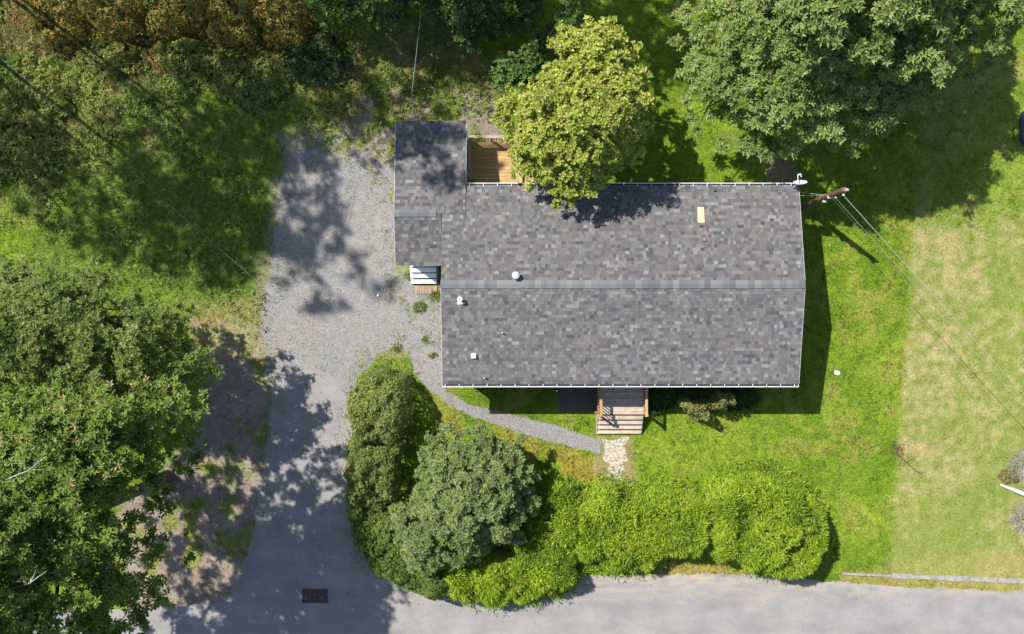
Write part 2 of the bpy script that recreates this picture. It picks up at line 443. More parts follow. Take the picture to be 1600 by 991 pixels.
def ragged(poly, z, amp, seed, step=0.09, scale=0.5):
    out = []; n = len(poly)
    for i in range(n):
        a = np.array(poly[i]); b = np.array(poly[(i+1) % n]); d = np.linalg.norm(b-a)
        k = max(1, int(min(d/step, 900)))
        for j in range(k): out.append(a + (b-a)*j/k)
    out = np.array(out)
    ox = (fbm(out[:, 0], out[:, 1], scale, seed)-.5)*2*amp; oy = (fbm(out[:, 0], out[:, 1], scale, seed+50)-.5)*2*amp
    return [(p[0]+a, p[1]+b, z) for p, a, b in zip(out, ox, oy)]
def sheet(name, poly, z, mat, amp, seed, scale=.5):
    o = MB().poly(ragged(poly, z, amp, seed, .09, scale)).build(name, mat); o["kind"] = "structure"
    if o.data.polygons[0].normal.z < 0: o.data.flip_normals()
    return o
sheet("driveway", WP(DRIVE), 0.004, M['gravel'], 0.42, 61, .9)
sheet("driveway_apron", WP(APRON), 0.012, M['apron'], 0.30, 62, 1.1)
sheet("gravel_walkway", WP(WALK), 0.008, M['gravel'], 0.10, 71)
sheet("concrete_path", WP(PATH), 0.012, M['path'], 0.34, 81, .28)
road = [tuple(p) for p in WP(ROADTOP)]
road = road + [(90, -40), (-90, -40)]
road[0] = (-90, road[0][1]); road[len(ROADTOP)-1] = (90, road[len(ROADTOP)-1][1])
sheet("road", road, 0.016, M['asphalt'], 0.14, 91)
ROADW = WP(ROADTOP)

# ---- grass blades: nobody could count them
def on_hard(x, y, margin=0.0):
    h = (sdist(WP(HOUSE, 0), x, y) > 0.2)
    h |= y < np.interp(x, ROADW[:, 0], ROADW[:, 1]) - margin
    return h
def grass():
    N = 760000
    x = RNG.uniform(-26.5, 26.5, N); y = RNG.uniform(-13.6, 17.2, N)
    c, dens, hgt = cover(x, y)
    n2 = fbm(x, y, .5, 77)
    keep = RNG.random(N) < dens * (0.55 + 0.6*n2)
    dd = sdist(WP(DRIVE), x, y)
    # driveway: thin grass creeping in at its edges, weedy patches next to the house
    weedy = np.maximum(mask([(560,240),(615,250),(616,420),(690,440),(690,560),(640,520),(600,430),(575,330)], x, y, .5, .6, 1.1, 40), 0)
    topw = mask([(430,215),(625,215),(618,330),(560,300),(440,305)], x, y, .7, .8, 1.1, 42)
    inside = dd > -.05
    pr = np.maximum(sstep(.8, -.1, dd + (fbm(x, y, .9, 41)-.5)*1.4)*.7, weedy*sstep(.44, .58, fbm(x, y, .8, 44))*.8)
    pr = np.maximum(pr, topw*sstep(.36, .52, fbm(x, y, .7, 45))*.75)
    pr = np.maximum(pr, sstep(.60, .72, fbm(x, y, .7, 47))*.22)
    keep &= ~inside | (RNG.random(N) < pr)
    keep &= ~((sdist(WP(WALK), x, y) > .02) & (RNG.random(N) > .03))
    keep &= ~((sdist(WP(PATH), x, y) > .0) & (RNG.random(N) > .9*sstep(.42, .62, fbm(x, y, .4, 3))+.03))
    keep &= ~on_hard(x, y, .06*RNG.random(N))
    x, y, c, hgt = x[keep], y[keep], c[keep], hgt[keep]; n = len(x)
    # clumps: lean shared by neighbours
    ang = fbm(x, y, .35, 55)*14 + RNG.normal(0, 1.1, n)
    tilt = np.clip(RNG.normal(.95, .28, n), .15, 1.4)
    L = RNG.uniform(.07, .16, n)*hgt*(.55 + .9*fbm(x, y, .22, 89, 2)); w = RNG.uniform(.016, .032, n)*(0.8+.25*hgt)
    d = np.stack([np.cos(ang)*np.sin(tilt), np.sin(ang)*np.sin(tilt), np.cos(tilt)], 1)
    s = np.stack([-np.sin(ang), np.cos(ang), np.zeros(n)], 1)
    p = np.stack([x, y, np.full(n, .0)], 1)
    V = np.stack([p - s*w[:, None]*.5, p + s*w[:, None]*.5, p + d*L[:, None]], 1).reshape(-1, 3)
    tuft = fbm(x, y, .24, 88, 3)
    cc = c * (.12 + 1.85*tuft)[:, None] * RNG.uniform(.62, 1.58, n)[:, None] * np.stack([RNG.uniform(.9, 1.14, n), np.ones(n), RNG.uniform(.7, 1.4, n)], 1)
    yl = RNG.random(n) < .05
    cc[yl] = np.array([.26, .23, .09])*RNG.uniform(.7, 1.2, yl.sum())[:, None]
    C = np.repeat(cc, 3, 0)
    F = np.arange(3*n).reshape(-1, 3)
    o = np_obj("grass", V, F, M['blade'], None, C)
    tag(o, "short green and straw coloured grass covering the yard", "grass", kind="stuff")
grass()

# ------------------------------------------------------------------ house
EAVE, RIDGE = 3.5, 4.42
HX0, HX1, HY0, HY1 = -3.06, 12.62, -2.94, 5.76
YR = (HY0 + HY1) / 2
SL = (RIDGE - EAVE) / (HY1 - YR)
house = thing("house", "long single storey house with grey shingled gable roof and white gutters", "house", ((HX0+HX1)/2, YR, 0))
HL = Vector(house.location)
def hp(o):
    o.parent = house; o.location = Vector(o.location) - HL; return o
def hbuild(mb, name, mat, parent=None):
    o = mb.build(name, mat, parent if parent is not None else house)
    if parent is None: o.location = -HL
    return o
# walls with a low skirting, gable ends
wx0, wx1, wy0, wy1 = HX0+.22, HX1-.30, HY0+.34, HY1-.34
AX0, AX1, AY0, AY1 = -5.155, -2.035, 2.28, 8.70       # addition roof outline
AYR = 4.55; AZR = EAVE + (HY1-AYR)*SL + .03; AZN = AZR - (AY1-AYR)*.165; AZS = AZR - (AYR-AY0)*.215
w = MB()
def zroof(y): return EAVE + SL*min(HY1-y, y-HY0)
t = .13
for xx0, xx1 in ((wx0, wx0+.15), (wx1-.15, wx1)):
    pts = [(wy0, .5), (wy1, .5), (wy1, zroof(wy1)-t), (YR, RIDGE-t), (wy0, zroof(wy0)-t)]
    w.hexa([(xx0, a, b) for a, b in pts], [(xx1, a, b) for a, b in pts])
w.box(wx0+.15, wx1-.15, wy0, wy0+.15, .5, zroof(wy0)-t)
w.box(wx0+.15, wx1-.15, wy1-.15, wy1, .5, zroof(wy1)-t)
hbuild(w, "wall", M['siding'])
f = MB().box(wx0+.03, wx1-.03, wy0+.03, wy1-.03, 0, .5)
hbuild(f, "foundation", M['foundation'])
f2 = MB().box(AX0+.27, wx0-.02, AY0+.32, AY1-.30, 0, .45).box(wx0-.02, AX1-.25, wy1-.02, AY1-.30, 0, .45)
hbuild(f2, "addition_foundation", M['foundation'])
wa = MB()
ax0, ax1, ay0, ay1 = AX0+.25, AX1-.22, AY0+.30, AY1-.28
def zadd(y): return AZR - (y-AYR)*.165 if y > AYR else AZR - (AYR-y)*.215
pts = [(ay0, .45), (ay1, .45), (ay1, zadd(ay1)-t), (AYR, AZR-t), (ay0, zadd(ay0)-t)]
wa.hexa([(ax0, a, b) for a, b in pts], [(ax0+.14, a, b) for a, b in pts])
pts2 = [(wy1+.01, .45), (ay1, .45), (ay1, zadd(ay1)-t), (wy1+.01, zadd(wy1)-t)]
wa.hexa([(ax1-.14, a, b) for a, b in pts2], [(ax1, a, b) for a, b in pts2])
wa.box(ax0+.14, wx0-.01, ay0, ay0+.14, .45, zadd(ay0)-t)
wa.box(ax0+.14, ax1-.14, ay1-.14, ay1, .45, zadd(ay1)-t)
hbuild(wa, "addition_wall", M['siding'])

def slab(x0, x1, ya, za, yb, zb, th=.10):
    """roof slab between (ya,za) eave and (yb,zb) ridge"""
    b = [(x0, ya, za-th), (x1, ya, za-th), (x1, yb, zb-th), (x0, yb, zb-th)]
    u = [(x0, ya, za), (x1, ya, za), (x1, yb, zb), (x0, yb, zb)]
    if yb < ya: b.reverse(); u.reverse()
    return b, u
main_roof = MB()
for ya in (HY0, HY1):
    sgn = 1 if ya < YR else -1
    main_roof.hexa(*slab(HX0, HX1, ya, EAVE, YR - sgn*.001, RIDGE))
main_roof = hbuild(main_roof, "roof", M['felt'])
add_roof = MB()
add_roof.hexa(*slab(AX0, AX1, AY1, AZN, AYR+.001, AZR))
add_roof.hexa(*slab(AX0, HX0-.03, AY0, AZS, AYR-.001, AZR))
add_roof = hbuild(add_roof, "addition_roof", M['felt'])

PAL = np.array([[.080,.077,.079],[.096,.091,.090],[.110,.103,.100],[.090,.085,.084],[.070,.072,.077],[.140,.140,.141],[.100,.107,.112],[.128,.119,.111],[.058,.060,.065],[.108,.098,.098]])
PW = np.array([.16,.18,.14,.14,.10,.06,.06,.05,.06,.05]); PW = PW/PW.sum()
def shingles(parent, regions, seed):
    rng = np.random.default_rng(seed)
    V = []; C = []
    for (x0, x1, ya, za, yb, zb, tone) in regions:
        sl = math.hypot(yb-ya, zb-za); n = max(1, round(sl/.150)); e = sl/n
        uy, uz = (yb-ya)/sl, (zb-za)/sl
        ny, nz = -uz*(1 if uy > 0 else -1), abs(uy)
        for i in range(n):
            s0 = i*e - (.012 if i == 0 else 0); s1 = (i+1)*e
            x = x0 - rng.uniform(0, .1); base = rng.normal(1, .045)
            raised = rng.random() < .5
            while x < x1:
                wdt = rng.uniform(.10, .20) if rng.random() < .82 else rng.uniform(.2, .38)
                xa, xb = max(x, x0), min(x+wdt, x1); x += wdt; raised = not raised
                if xb - xa < .01: continue
                th = (.016 if raised else .008) + rng.uniform(-.001, .001)
                cut = 0 if raised else rng.choice([0, .006])
                k = PAL[rng.choice(len(PAL), p=PW)]*base*tone*rng.uniform(.91, 1.09)*1.13
                if raised and rng.random() < .5: k = k*.86
                sa = s0 + cut
                q = []
                for (s, h) in ((sa, th), (s1+.01, .004)):
                    yy, zz = ya+uy*s, za+uz*s
                    q.append((yy + ny*h, zz + nz*h))
                y0_, z0_ = ya+uy*sa, za+uz*sa
                g = .002
                V += [(xa+g, y0_, z0_), (xb-g, y0_, z0_), (xa+g, *q[0]), (xb-g, *q[0]), (xb-g, *q[1]), (xa+g, *q[1])]
                C += [k*.9, k*.9, k, k, k, k]
    V = np.array(V); C = np.array(C); n = len(V)//6
    b = np.arange(n)[:, None]*6
    F4 = np.concatenate([b+np.array([2,3,4,5]), b+np.array([0,1,3,2])])
    up_ = np.tile(V.reshape(-1, 6, 3)[:, 4, 1] > V.reshape(-1, 6, 3)[:, 2, 1], 2)
    F4[~up_] = F4[~up_][:, ::-1]
    o = np_obj("shingle_field", V, F4, M['shingle'], parent, C); o["kind"] = "stuff"
    return o
shingles(main_roof, [(HX0, HX1, HY0, EAVE, YR, RIDGE, 1.0), (HX0, HX1, HY1, EAVE, YR, RIDGE, 1.0)], 3)
shingles(add_roof, [(AX0, AX1, AY1, AZN, AYR, AZR, 1.0), (AX0, HX0-.03, AY0, AZS, AYR, AZR, .93)], 4)

def ridge_caps(parent, x0, x1, yr, zr, half, sa, sb, step):
    m = MB(); th = .022; L = step + .035
    prof = [(-half, -half*sa), (0, .0), (half, -half*sb)]
    lo = [(y, z+.012) for y, z in prof]; hi = [(y, z+.012+th) for y, z in prof]
    for x, lift in ((0, .0), (L, .010)): pass
    ring = lambda x, l: [(x, y, z+l) for y, z in lo] + [(x, y, z+l) for y, z in reversed(hi)]
    m.hexa(ring(0, .014), ring(L, .0))
    me = None; n = int(round((x1-x0)/step)); step = (x1-x0)/n
    for i in range(n):
        if me is None:
            o = m.build("ridge_shingle", M['ridge'], parent); me = o.data
        else:
            o = link(bpy.data.objects.new("ridge_shingle", me), parent)
        o.location = (x0 + i*step, yr, zr + random.uniform(0, .004))
ridge_caps(main_roof, HX0-.02, HX1-.02, YR, RIDGE, .18, SL, SL, .27)
ridge_caps(add_roof, AX0-.01, HX0-.30, AYR, AZR, .17, .215, .165, .27)

# rake trim, thin white boards along the gable edges
def rake(x, ya, za, yb, zb, parent):
    m = MB()
    b = [(x, ya, za-.16), (x+.018, ya, za-.16), (x+.018, yb, zb-.16), (x, yb, zb-.16)]
    u = [(a, y, z+.160) for a, y, z in b]
    if yb < ya: b.reverse(); u.reverse()
    m.hexa(b, u); m.build("rake_trim", M['rake'], parent)
for x in (HX1+.002, HX0-.020):
    rake(x, HY0, EAVE, YR-.002, RIDGE, main_roof)
    rake(x, HY1, EAVE, YR+.002, RIDGE, main_roof) if x > 0 else None
rake(AX1+.002, AY1, AZN, HY1+.12, zadd(HY1+.12), add_roof)
rake(AX0-.020, AY1, AZN, AYR+.002, AZR, add_roof); rake(AX0-.020, AY0, AZS, AYR-.002, AZR, add_roof)

def gutter(x0, x1, y, sgn, z, first):
    g = MB()
    g.box(x0, x1, min(y, y+sgn*.012), max(y, y+sgn*.012), z-.11, z-.055)
    ya, yb = sorted((y+sgn*.012, y+sgn*.105)); g.box(x0, x1, ya, yb, z-.11, z-.10)
    ya, yb = sorted((y+sgn*.105, y+sgn*.130)); g.box(x0, x1, ya, yb, z-.11, z-.005)
    ya, yb = sorted((y+sgn*.012, y+sgn*.105)); g.box(x0, x0+.01, ya, yb, z-.0995, z-.008); g.box(x1-.01, x1, ya, yb, z-.0995, z-.008)
    o = hbuild(g, "gutter", M['white'])
    d = MB().box(x0+.012, x1-.012, *sorted((y+sgn*.014, y+sgn*.103)), z-.0985, z-.052)  # near-black strip filling the lower part of the trough
    d.build("trough_fill", M['dark'], o)
    n = int((x1-x0)/.615); me = None
    for i in range(n+1):
        xx = x0 + .12 + i*.615
        if xx > x1-.03: break
        if me is None:
            s = MB().box(-.011, .011, *sorted((sgn*.002, sgn*.125)), -.006, .006).build("gutter_strap", M['white'], o); me = s.data
        else: s = link(bpy.data.objects.new("gutter_strap", me), o)
        s.location = (xx, y, z+.012)
gutter(HX0, HX1, HY0-.015, -1, EAVE-.0, True)
gutter(AX1+.05, HX1-.12, HY1+.015, 1, EAVE, False)

# roof fittings
def on_main(px, py):
    """point on the main roof seen at a photo pixel"""
    z = EAVE+.5
    for _ in range(8):
        x, y, _z = W(px, py, z); z = zroof(y)
    return x, y, z
def disc(mb, c, r0, r1, z0, z1, k=20):
    x, y, z = c
    b = [(x+r0*math.cos(2*math.pi*i/k), y+r0*math.sin(2*math.pi*i/k), z+z0) for i in range(k)]
    u = [(x+r1*math.cos(2*math.pi*i/k), y+r1*math.sin(2*math.pi*i/k), z+z1) for i in range(k)]
    mb.hexa(b, u)
c = on_main(806, 431)
m = MB(); disc(m, c, .11, .11, -.05, .30); v = hbuild(m, "roof_vent", M['galv'])
m = MB(); disc(m, c, .15, .17, .24, .30); disc(m, c, .17, .15, .301, .36); disc(m, c, .15, .07, .361, .41); m.build("vent_cap", M['galv'], v)
c = on_main(719, 468)
m = MB(); k = 20
disc(m, c, .055, .055, -.05, .33); v = hbuild(m, "flue_pipe", M['white'])
m = MB()
for i in range(k):
    a0, a1 = 2*math.pi*i/k, 2*math.pi*(i+1)/k
    ring = lambda r, a, z: (c[0]+r*math.cos(a), c[1]+r*math.sin(a), c[2]+z)
    m.hexa([ring(.035, a0, .331), ring(.12, a0, .331), ring(.12, a1, .331), ring(.035, a1, .331)], [ring(.035, a0, .37), ring(.11, a0, .38), ring(.11, a1, .38), ring(.035, a1, .37)])
m.build("flue_collar", M['white'], v)
m = MB(); disc(m, c, .034, .034, .331, .345); m.build("flue_bore", M['void'], v)
m = MB()
for dx in (-.13, .05):
    yy = c[1]-.16; zz = zroof(yy)
    m.box(c[0]+dx, c[0]+dx+.14, yy-.05, yy+.04, zz+.005, zz+.035)
m.build("flashing", M['white'], v)
for px, py in ((785, 520), (757, 590)):
    c = on_main(px, py)
    m = MB(); disc(m, c, .07, .05, -.01, .07, 14); v = hbuild(m, "vent_pipe", M['dark'])
    m = MB(); disc(m, c, .032, .032, .07, .24, 12); m.build("pipe_top", M['galv'], v)
c = on_main(740, 556)
m = MB().box(c[0]-.09, c[0]+.09, c[1]-.085, c[1]+.085, c[2]-.03, c[2]+.13); v = hbuild(m, "square_vent", M['white'])
MB().box(c[0]-.105, c[0]+.105, c[1]-.10, c[1]+.10, c[2]+.131, c[2]+.15).build("vent_hood", M['white'], v)
c = on_main(1117, 298)
m = MB(); disc(m, c, .06, .05, -.01, .09, 12); v = hbuild(m, "vent_pipe", M['dark'])

# doors behind the steps
def door(x0, x1, y, z0, sgn):
    d = hbuild(MB().box(x0, x1, *sorted((y, y+sgn*.04)), z0, z0+2.03), "door", M['white'])
    MB().box(x0+.06, x0+.10, *sorted((y+sgn*.041, y+sgn*.09)), z0+.95, z0+1.0).build("door_handle", M['galv'], d)
door(4.55, 5.47, wy0-.001, .95, -1)
door(-4.35, -3.45, ay0-.001, .78, -1)

# loose pieces on the roof
def slope_box(name, c, hx, hy, th, mat, label, cat, up):
    b = [(-hx, -hy), (hx, -hy), (hx, hy), (-hx, hy)]
    m = MB().hexa([(a, d, -SL*d*up) for a, d in b], [(a, d, -SL*d*up+th) for a, d in b])
    o = m.build(name, mat); o.location = (c[0], c[1], c[2]+.014); return tag(o, label, cat)
slope_box("plywood_board", on_main(1095, 336), .145, .345, .025, M['board'], "pale tan board lying on the rear slope of the grey roof", "board", 1)
slope_box("brick", on_main(1100, 374), .062, .075, .07, M['brick'], "small red brick lying on the roof below the tan board", "brick", 1)

# ------------------------------------------------------------------ satellite dish
c = on_main(1241, 291)
dish = thing("satellite_dish", "grey satellite dish with feed arm on the far roof corner above the gutter", "satellite dish", (c[0], c[1], c[2]))
DM = Vector((.12, .06, .50))
MB().tube([(0, 0, 0), (0, 0, .28), tuple(DM)], .022, 8).build("mast", M['dish'], dish)
MB().box(-.09, .09, -.09, .09, -.005, .03).build("mount_plate", M['dark'], dish)
m = MB().tube([(-.16, -.16, -.03), (0, 0, .26)], .012, 6).tube([(.18, -.15, -.03), (0, 0, .26)], .012, 6); m.build("brace", M['dish'], dish)
nrm = Vector((-.12, .92, .40)).normalized(); ua = Vector((1, .13, 0)).normalized(); ub = nrm.cross(ua)
m = MB(); R_, k = .30, 28; rows = []
for side, off in ((1, 0.0), (-1, -.012)):
    ids = []
    for j in range(6):
        r = R_*j/5
        for i in range(k):
            a = 2*math.pi*i/k
            p = DM + ua*math.cos(a)*r*1.0 + ub*math.sin(a)*r*1.05 + nrm*(.28*r*r*2.2 + off)
            m.v.append(tuple(p))
    base = len(m.v) - 6*k
    for j in range(5):
        for i in range(k):
            q = (base+j*k+i, base+j*k+(i+1) % k, base+(j+1)*k+(i+1) % k, base+(j+1)*k+i)
            m.f.append(q if side > 0 else q[::-1])
m.f += [(5*k+i, 5*k+(i+1) % k, 11*k+(i+1) % k, 11*k+i) for i in range(k)]
m.build("reflector", M['dish'], dish, True)
e = DM + nrm*.40 - Vector((.07, 0, .14))
MB().tube([tuple(DM + ub*-.2 - Vector((.16, 0, 0))), tuple(e)], .017, 6).build("feed_arm", M['dish'], dish)
m = MB().tube([tuple(e), tuple(e + Vector((.15, .02, .06)))], .032, 8).tube([tuple(e + Vector((.13, 0, .05))), tuple(e + Vector((.14, -.10, .06)))], .03, 8); m.build("feed_horn", M['dish'], dish)

# ------------------------------------------------------------------ utility pole and wires
PB = W(1253, 322, 0); PH = 5.95
pole = thing("utility_pole", "brown wooden utility pole beside the house's rear corner", "utility pole", PB)
MB().tube([(0, 0, -.3), (0, 0, PH*.5), (0, 0, PH-.05), (0, 0, PH)], [.150, .130, .112, .09], 14).build("shaft", M['pole'], pole)
MB().tube([(.08, -.15, .0), (.06, -.145, PH*.5), (.06, -.135, PH*.74)], .022, 6).build("conduit", M['cable'], pole)
MB().box(-.05, .08, -.22, -.12, 3.15, 3.36).build("meter_box", M['paleblue'], pole)
m = MB().tube([(.02, -.10, PH-.28), (.02, -.20, PH-.28)], .03, 8).tube([(.02, -.20, PH-.34), (.02, -.20, PH-.2)], .045, 8); m.build("insulator", M['glass'], pole)
m = MB().tube([(.02, -.10, PH-1.25), (.02, -.18, PH-1.25)], .03, 8).tube([(.02, -.18, PH-1.30), (.02, -.18, PH-1.18)], .04, 8); m.build("insulator", M['glass'], pole)
MB().tube([(.07, .0, PH-.02), (.10, -.02, PH+.07)], [.06, .05], 10).build("pole_cap", M['galv'], pole)
MB().box(-.13, .13, -.145, .0, PH*.69, PH*.69+.05).build("strap_band", M['galv'], pole)

def wire(name, a, b, sag, r, mat, label, n=22, twist=0):
    a = Vector(a); b = Vector(b); pts = []
    for i in range(n+1):
        t_ = i/n; p = a.lerp(b, t_); p.z -= sag*4*t_*(1-t_); pts.append(tuple(p - a))
    o = MB().tube(pts, r, 5).build(name, mat); o.location = a
    return tag(o, label, "wire")
px_, py_, _ = PB
wire("overhead_cable", (px_+.02, py_-.2, PH-.27), W(2050, 1090, 6.4), .45, .013, M['cable'], "thickest pale overhead cable running from the top of the wooden pole", 40)
wire("overhead_wire", (px_+.02, py_-.19, PH-1.24), W(2050, 1115, 5.5), .35, .006, M['cable'], "thin overhead wire below the thick cable on the wooden pole", 40)
wire("overhead_wire", (px_-.06, py_-.14, PH-1.5), W(2050, 1128, 5.3), .35, .005, M['cable_dark'], "lowest thin dark overhead wire leaving the wooden pole", 40)
wire("service_wire", (px_-.10, py_+.05, PH-2.2), (HX1-.02, HY1-.25, EAVE+.03), .10, .010, M['cable'], "short service wire from the pole to the roof corner, the higher of the pair")
wire("service_wire", (px_-.10, py_+.05, PH-2.4), (HX1-.02, HY1-.40, EAVE-.05), .12, .010, M['cable'], "short service wire from the pole to the roof corner, the lower of the pair")

# ------------------------------------------------------------------ decks and steps
def copies(mb, name, mat, parent, locs):
    me = None
    for l in locs:
        if me is None: o = mb.build(name, mat, parent); me = o.data
        else: o = link(bpy.data.objects.new(name, me), parent)
        o.location = l
# front porch
x0, x1 = W(934, 0, .95)[0], W(1005.5, 0, .95)[0]
yw, ye = wy0-.05, -4.55; FH = .95
porch = thing("front_porch", "weathered wooden front porch with steps down to the walk", "porch", ((x0+x1)/2, yw, 0))
pw = (x1-x0); hx = pw/2
n = 13; bw = (yw-ye)/n
copies(MB().box(-hx, hx, -bw+.008, 0, -.035, 0), "board", M['porch_wood'], porch, [(0, -i*bw, FH) for i in range(n)])
run = .245; rise = FH/5
copies(MB().box(-hx+.04, hx-.02, -run+.03, 0, -.035, 0), "tread", M['porch_wood'], porch, [(0, (ye-yw)-.035-i*run, FH-rise*(i+1)) for i in range(4)])
m = MB(); st = [(ye-yw-.01, .0), (ye-yw-.02-4*run, 0), (ye-yw-.02-4*run, .12), (ye-yw-.01, FH-.08)]
m.hexa([(-hx-.005, a, b) for a, b in st], [(-hx+.035, a, b) for a, b in st]); m.build("stringer", M['porch_wood'], porch)
m = MB(); m.hexa([(hx-.018, a, b) for a, b in st], [(hx+.02, a, b) for a, b in st]); m.build("stringer", M['porch_wood'], porch)
m = MB().box(-hx+.02, hx-.02, ye-yw+.02, ye-yw+.06, .3, FH-.036); m.build("fascia_board", M['porch_wood'], porch)
copies(MB().box(-.045, .045, -.045, .045, 0, FH+.98), "post", M['rail_wood'], porch, [(-hx-.052, ye-yw+.06, 0), (hx+.052, ye-yw+.06, 0), (-hx-.052, -.1, 0), (hx+.052, -.1, 0)])
copies(MB().box(-.06, .06, ye-yw-.0, 0, 0, .04), "top_rail", M['rail_wood'], porch, [(-hx+.06, 0, FH+.985), (hx+.0, 0, FH+.985)])
copies(MB().box(-.03, .03, ye-yw+.1, -.15, 0, .05), "bottom_rail", M['rail_wood'], porch, [(-hx-.0, 0, FH+.10), (hx-.0, 0, FH+.10)])
bl = [(s*hx - (0 if s > 0 else -.0), ye-yw+.20+i*.135, FH+.15) for s in (-1, 1) for i in range(12)]
copies(MB().box(-.018, .018, -.018, .018, 0, .83), "baluster", M['rail_wood'], porch, bl)

# side steps by the driveway
sx0, sx1 = W(642, 0, .4)[0], W(683, 0, .4)[0]
sy = ay0
steps = thing("side_steps", "white painted side steps with open risers beside the gravel driveway", "steps", ((sx0+sx1)/2, sy, 0))
hx = (sx1-sx0)/2
yt = W(0, 416, .7)[1]-sy
copies(MB().box(-hx, hx, -.225, 0, -.04, 0), "tread", M['step_paint'], steps, [(0, yt+.20, .78), (0, yt-.055, .58), (0, yt-.31, .39), (0, yt-.57, .20)])
MB().box(-hx, hx, yt+.21, -.02, .70, .78).build("landing", M['step_paint'], steps)
for xx in (-hx-.03, hx+.002):
    st = [(-.03, 0), (yt-.80, 0), (yt-.80, .10), (yt+.15, .74), (-.03, .74)]
    MB().hexa([(xx, a, b) for a, b in st], [(xx+.028, a, b) for a, b in st]).build("stringer", M['step_paint'], steps)
m = MB().box(hx+.035, hx+.10, yt-.76, yt-.69, 0, 1.02); m.build("post", M['dark'], steps)  # post and handrail near-black: the post's shadow is put into their colour
MB().hexa([(hx+.035, yt-.82, 1.02), (hx+.10, yt-.82, 1.02), (hx+.10, -.05, 1.58), (hx+.035, -.05, 1.58)], [(hx+.035, yt-.82, 1.06), (hx+.10, yt-.82, 1.06), (hx+.10, -.05, 1.62), (hx+.035, -.05, 1.62)]).build("handrail", M['dark'], steps)
pp = W(667, 453, 0)
pad = thing("slatted_pad", "small weathered slatted wooden pad at the foot of the white steps", "pad", (pp[0], pp[1], 0))
copies(MB().box(-.045, .045, -.19, .19, .04, .065), "slat", M['pad_wood'], pad, [(-.50+i*.105, 0, 0) for i in range(10)])
MB().box(-.54, .49, -.16, -.10, 0, .04).build("batten", M['pad_wood'], pad)
MB().box(-.54, .49, .10, .16, 0, .04).build("batten", M['pad_wood'], pad)

# rear deck
DZ = .85
dx0, dx1 = AX1-.20, W(811, 0, DZ)[0]+.02
dy0, dy1 = wy1+.02, 8.20
deck = thing("rear_deck", "brown wooden rear deck tucked beside the addition", "deck", ((dx0+dx1)/2, (dy0+dy1)/2, 0))
cx, cy = (dx0+dx1)/2, (dy0+dy1)/2; hx, hy = (dx1-dx0)/2, (dy1-dy0)/2
n = 17; bw = 2*hy/n
copies(MB().box(-hx, hx, 0, bw-.008, -.035, 0), "board", M['deck_wood'], deck, [(0, -hy+i*bw, DZ) for i in range(n)])
copies(MB().box(-.045, .045, -.045, .045, 0, DZ+.94), "post", M['pale_rail'], deck, [(-hx+.32, hy+.05, 0), (hx+.05, hy+.05, 0), (hx+.05, -hy+.3, 0), (0, hy+.05, 0)])
MB().box(-hx+.24, hx+.10, hy-.02, hy+.12, DZ+.945, DZ+.985).build("top_rail", M['pale_rail'], deck)
MB().box(hx-.02, hx+.12, -hy+.0, hy-.03, DZ+.945, DZ+.985).build("top_rail", M['pale_rail'], deck)
MB().box(-hx+.24, -hx+.36, -hy+1.05, hy-.03, DZ+.945, DZ+.985).build("top_rail", M['pale_rail'], deck)
copies(MB().box(-.018, .018, -.018, .018, 0, .94), "baluster", M['deck_wood'], deck, [(-hx+.45+i*.135, hy+.05, DZ) for i in range(int((2*hx-.5)/.135))] + [(hx+.05, -hy+.15+i*.135, DZ) for i in range(int((2*hy-.2)/.135))])
m = MB().hexa([(-hx+.02, -hy+1.35, DZ+.90), (-hx+.09, -hy+1.35, DZ+.90), (-hx+.36, -hy+.98, DZ+.90), (-hx+.29, -hy+.98, DZ+.90)], [(-hx+.02, -hy+1.35, DZ+.94), (-hx+.09, -hy+1.35, DZ+.94), (-hx+.36, -hy+.98, DZ+.94), (-hx+.29, -hy+.98, DZ+.94)]); m.build("brace", M['white'], deck)
MB().box(-hx+.28, -hx+.35, -hy+.98, -hy+1.05, 0, DZ+.9395).build("post", M['pale_rail'], deck)
MB().box(hx+.13, hx+.5, -hy+.0, hy-.8, DZ*.5-.05, DZ*.5).build("side_tread", M['deck_wood'], deck)
copies(MB().box(-.04, .04, -.04, .04, 0, DZ*.5-.05), "post", M['deck_wood'], deck, [(hx+.3, -hy+.2, 0), (hx+.3, hy-1.0, 0)])
# pale blue-grey box on the addition wall above the deck
bx = W(732, 212, 2.4)
m = MB().box(ax1+.003, ax1+.24, bx[1]-.20, bx[1]+.20, 2.25, 2.62)
o = m.build("wall_cabinet", M['paleblue']); tag(o, "pale blue grey box on the addition wall at the corner of the rear deck", "box")

# ------------------------------------------------------------------ kerb, drain, odds and ends
kerb = thing("kerb", "low cracked concrete kerb along the road at the right", "kerb", W(1460, 903))
kx = [1316, 1352, 1392, 1436, 1476, 1514, 1558, 1640]
for i in range(len(kx)-1):
    a = W(kx[i], 896 + (kx[i]-1316)*.042); b = W(kx[i+1], 896 + (kx[i+1]-1316)*.042)
    d = np.array([b[0]-a[0], b[1]-a[1]]); d /= np.linalg.norm(d); nn = np.array([-d[1], d[0]])
    wv = [random.uniform(.09, .14) if i > 1 else .05 for _ in range(2)]; gp = .012
    p = [np.array(a[:2])+d*gp-nn*wv[0], np.array(b[:2])-d*gp-nn*wv[1], np.array(b[:2])-d*gp+nn*wv[1], np.array(a[:2])+d*gp+nn*wv[0]]
    l = kerb.location
    h = .075 + random.uniform(-.02, .02)
    MB().hexa([(q[0]-l[0], q[1]-l[1], -.02) for q in p], [(q[0]-l[0], q[1]-l[1], h) for q in p]).build("kerb_block", M['concrete'], kerb)

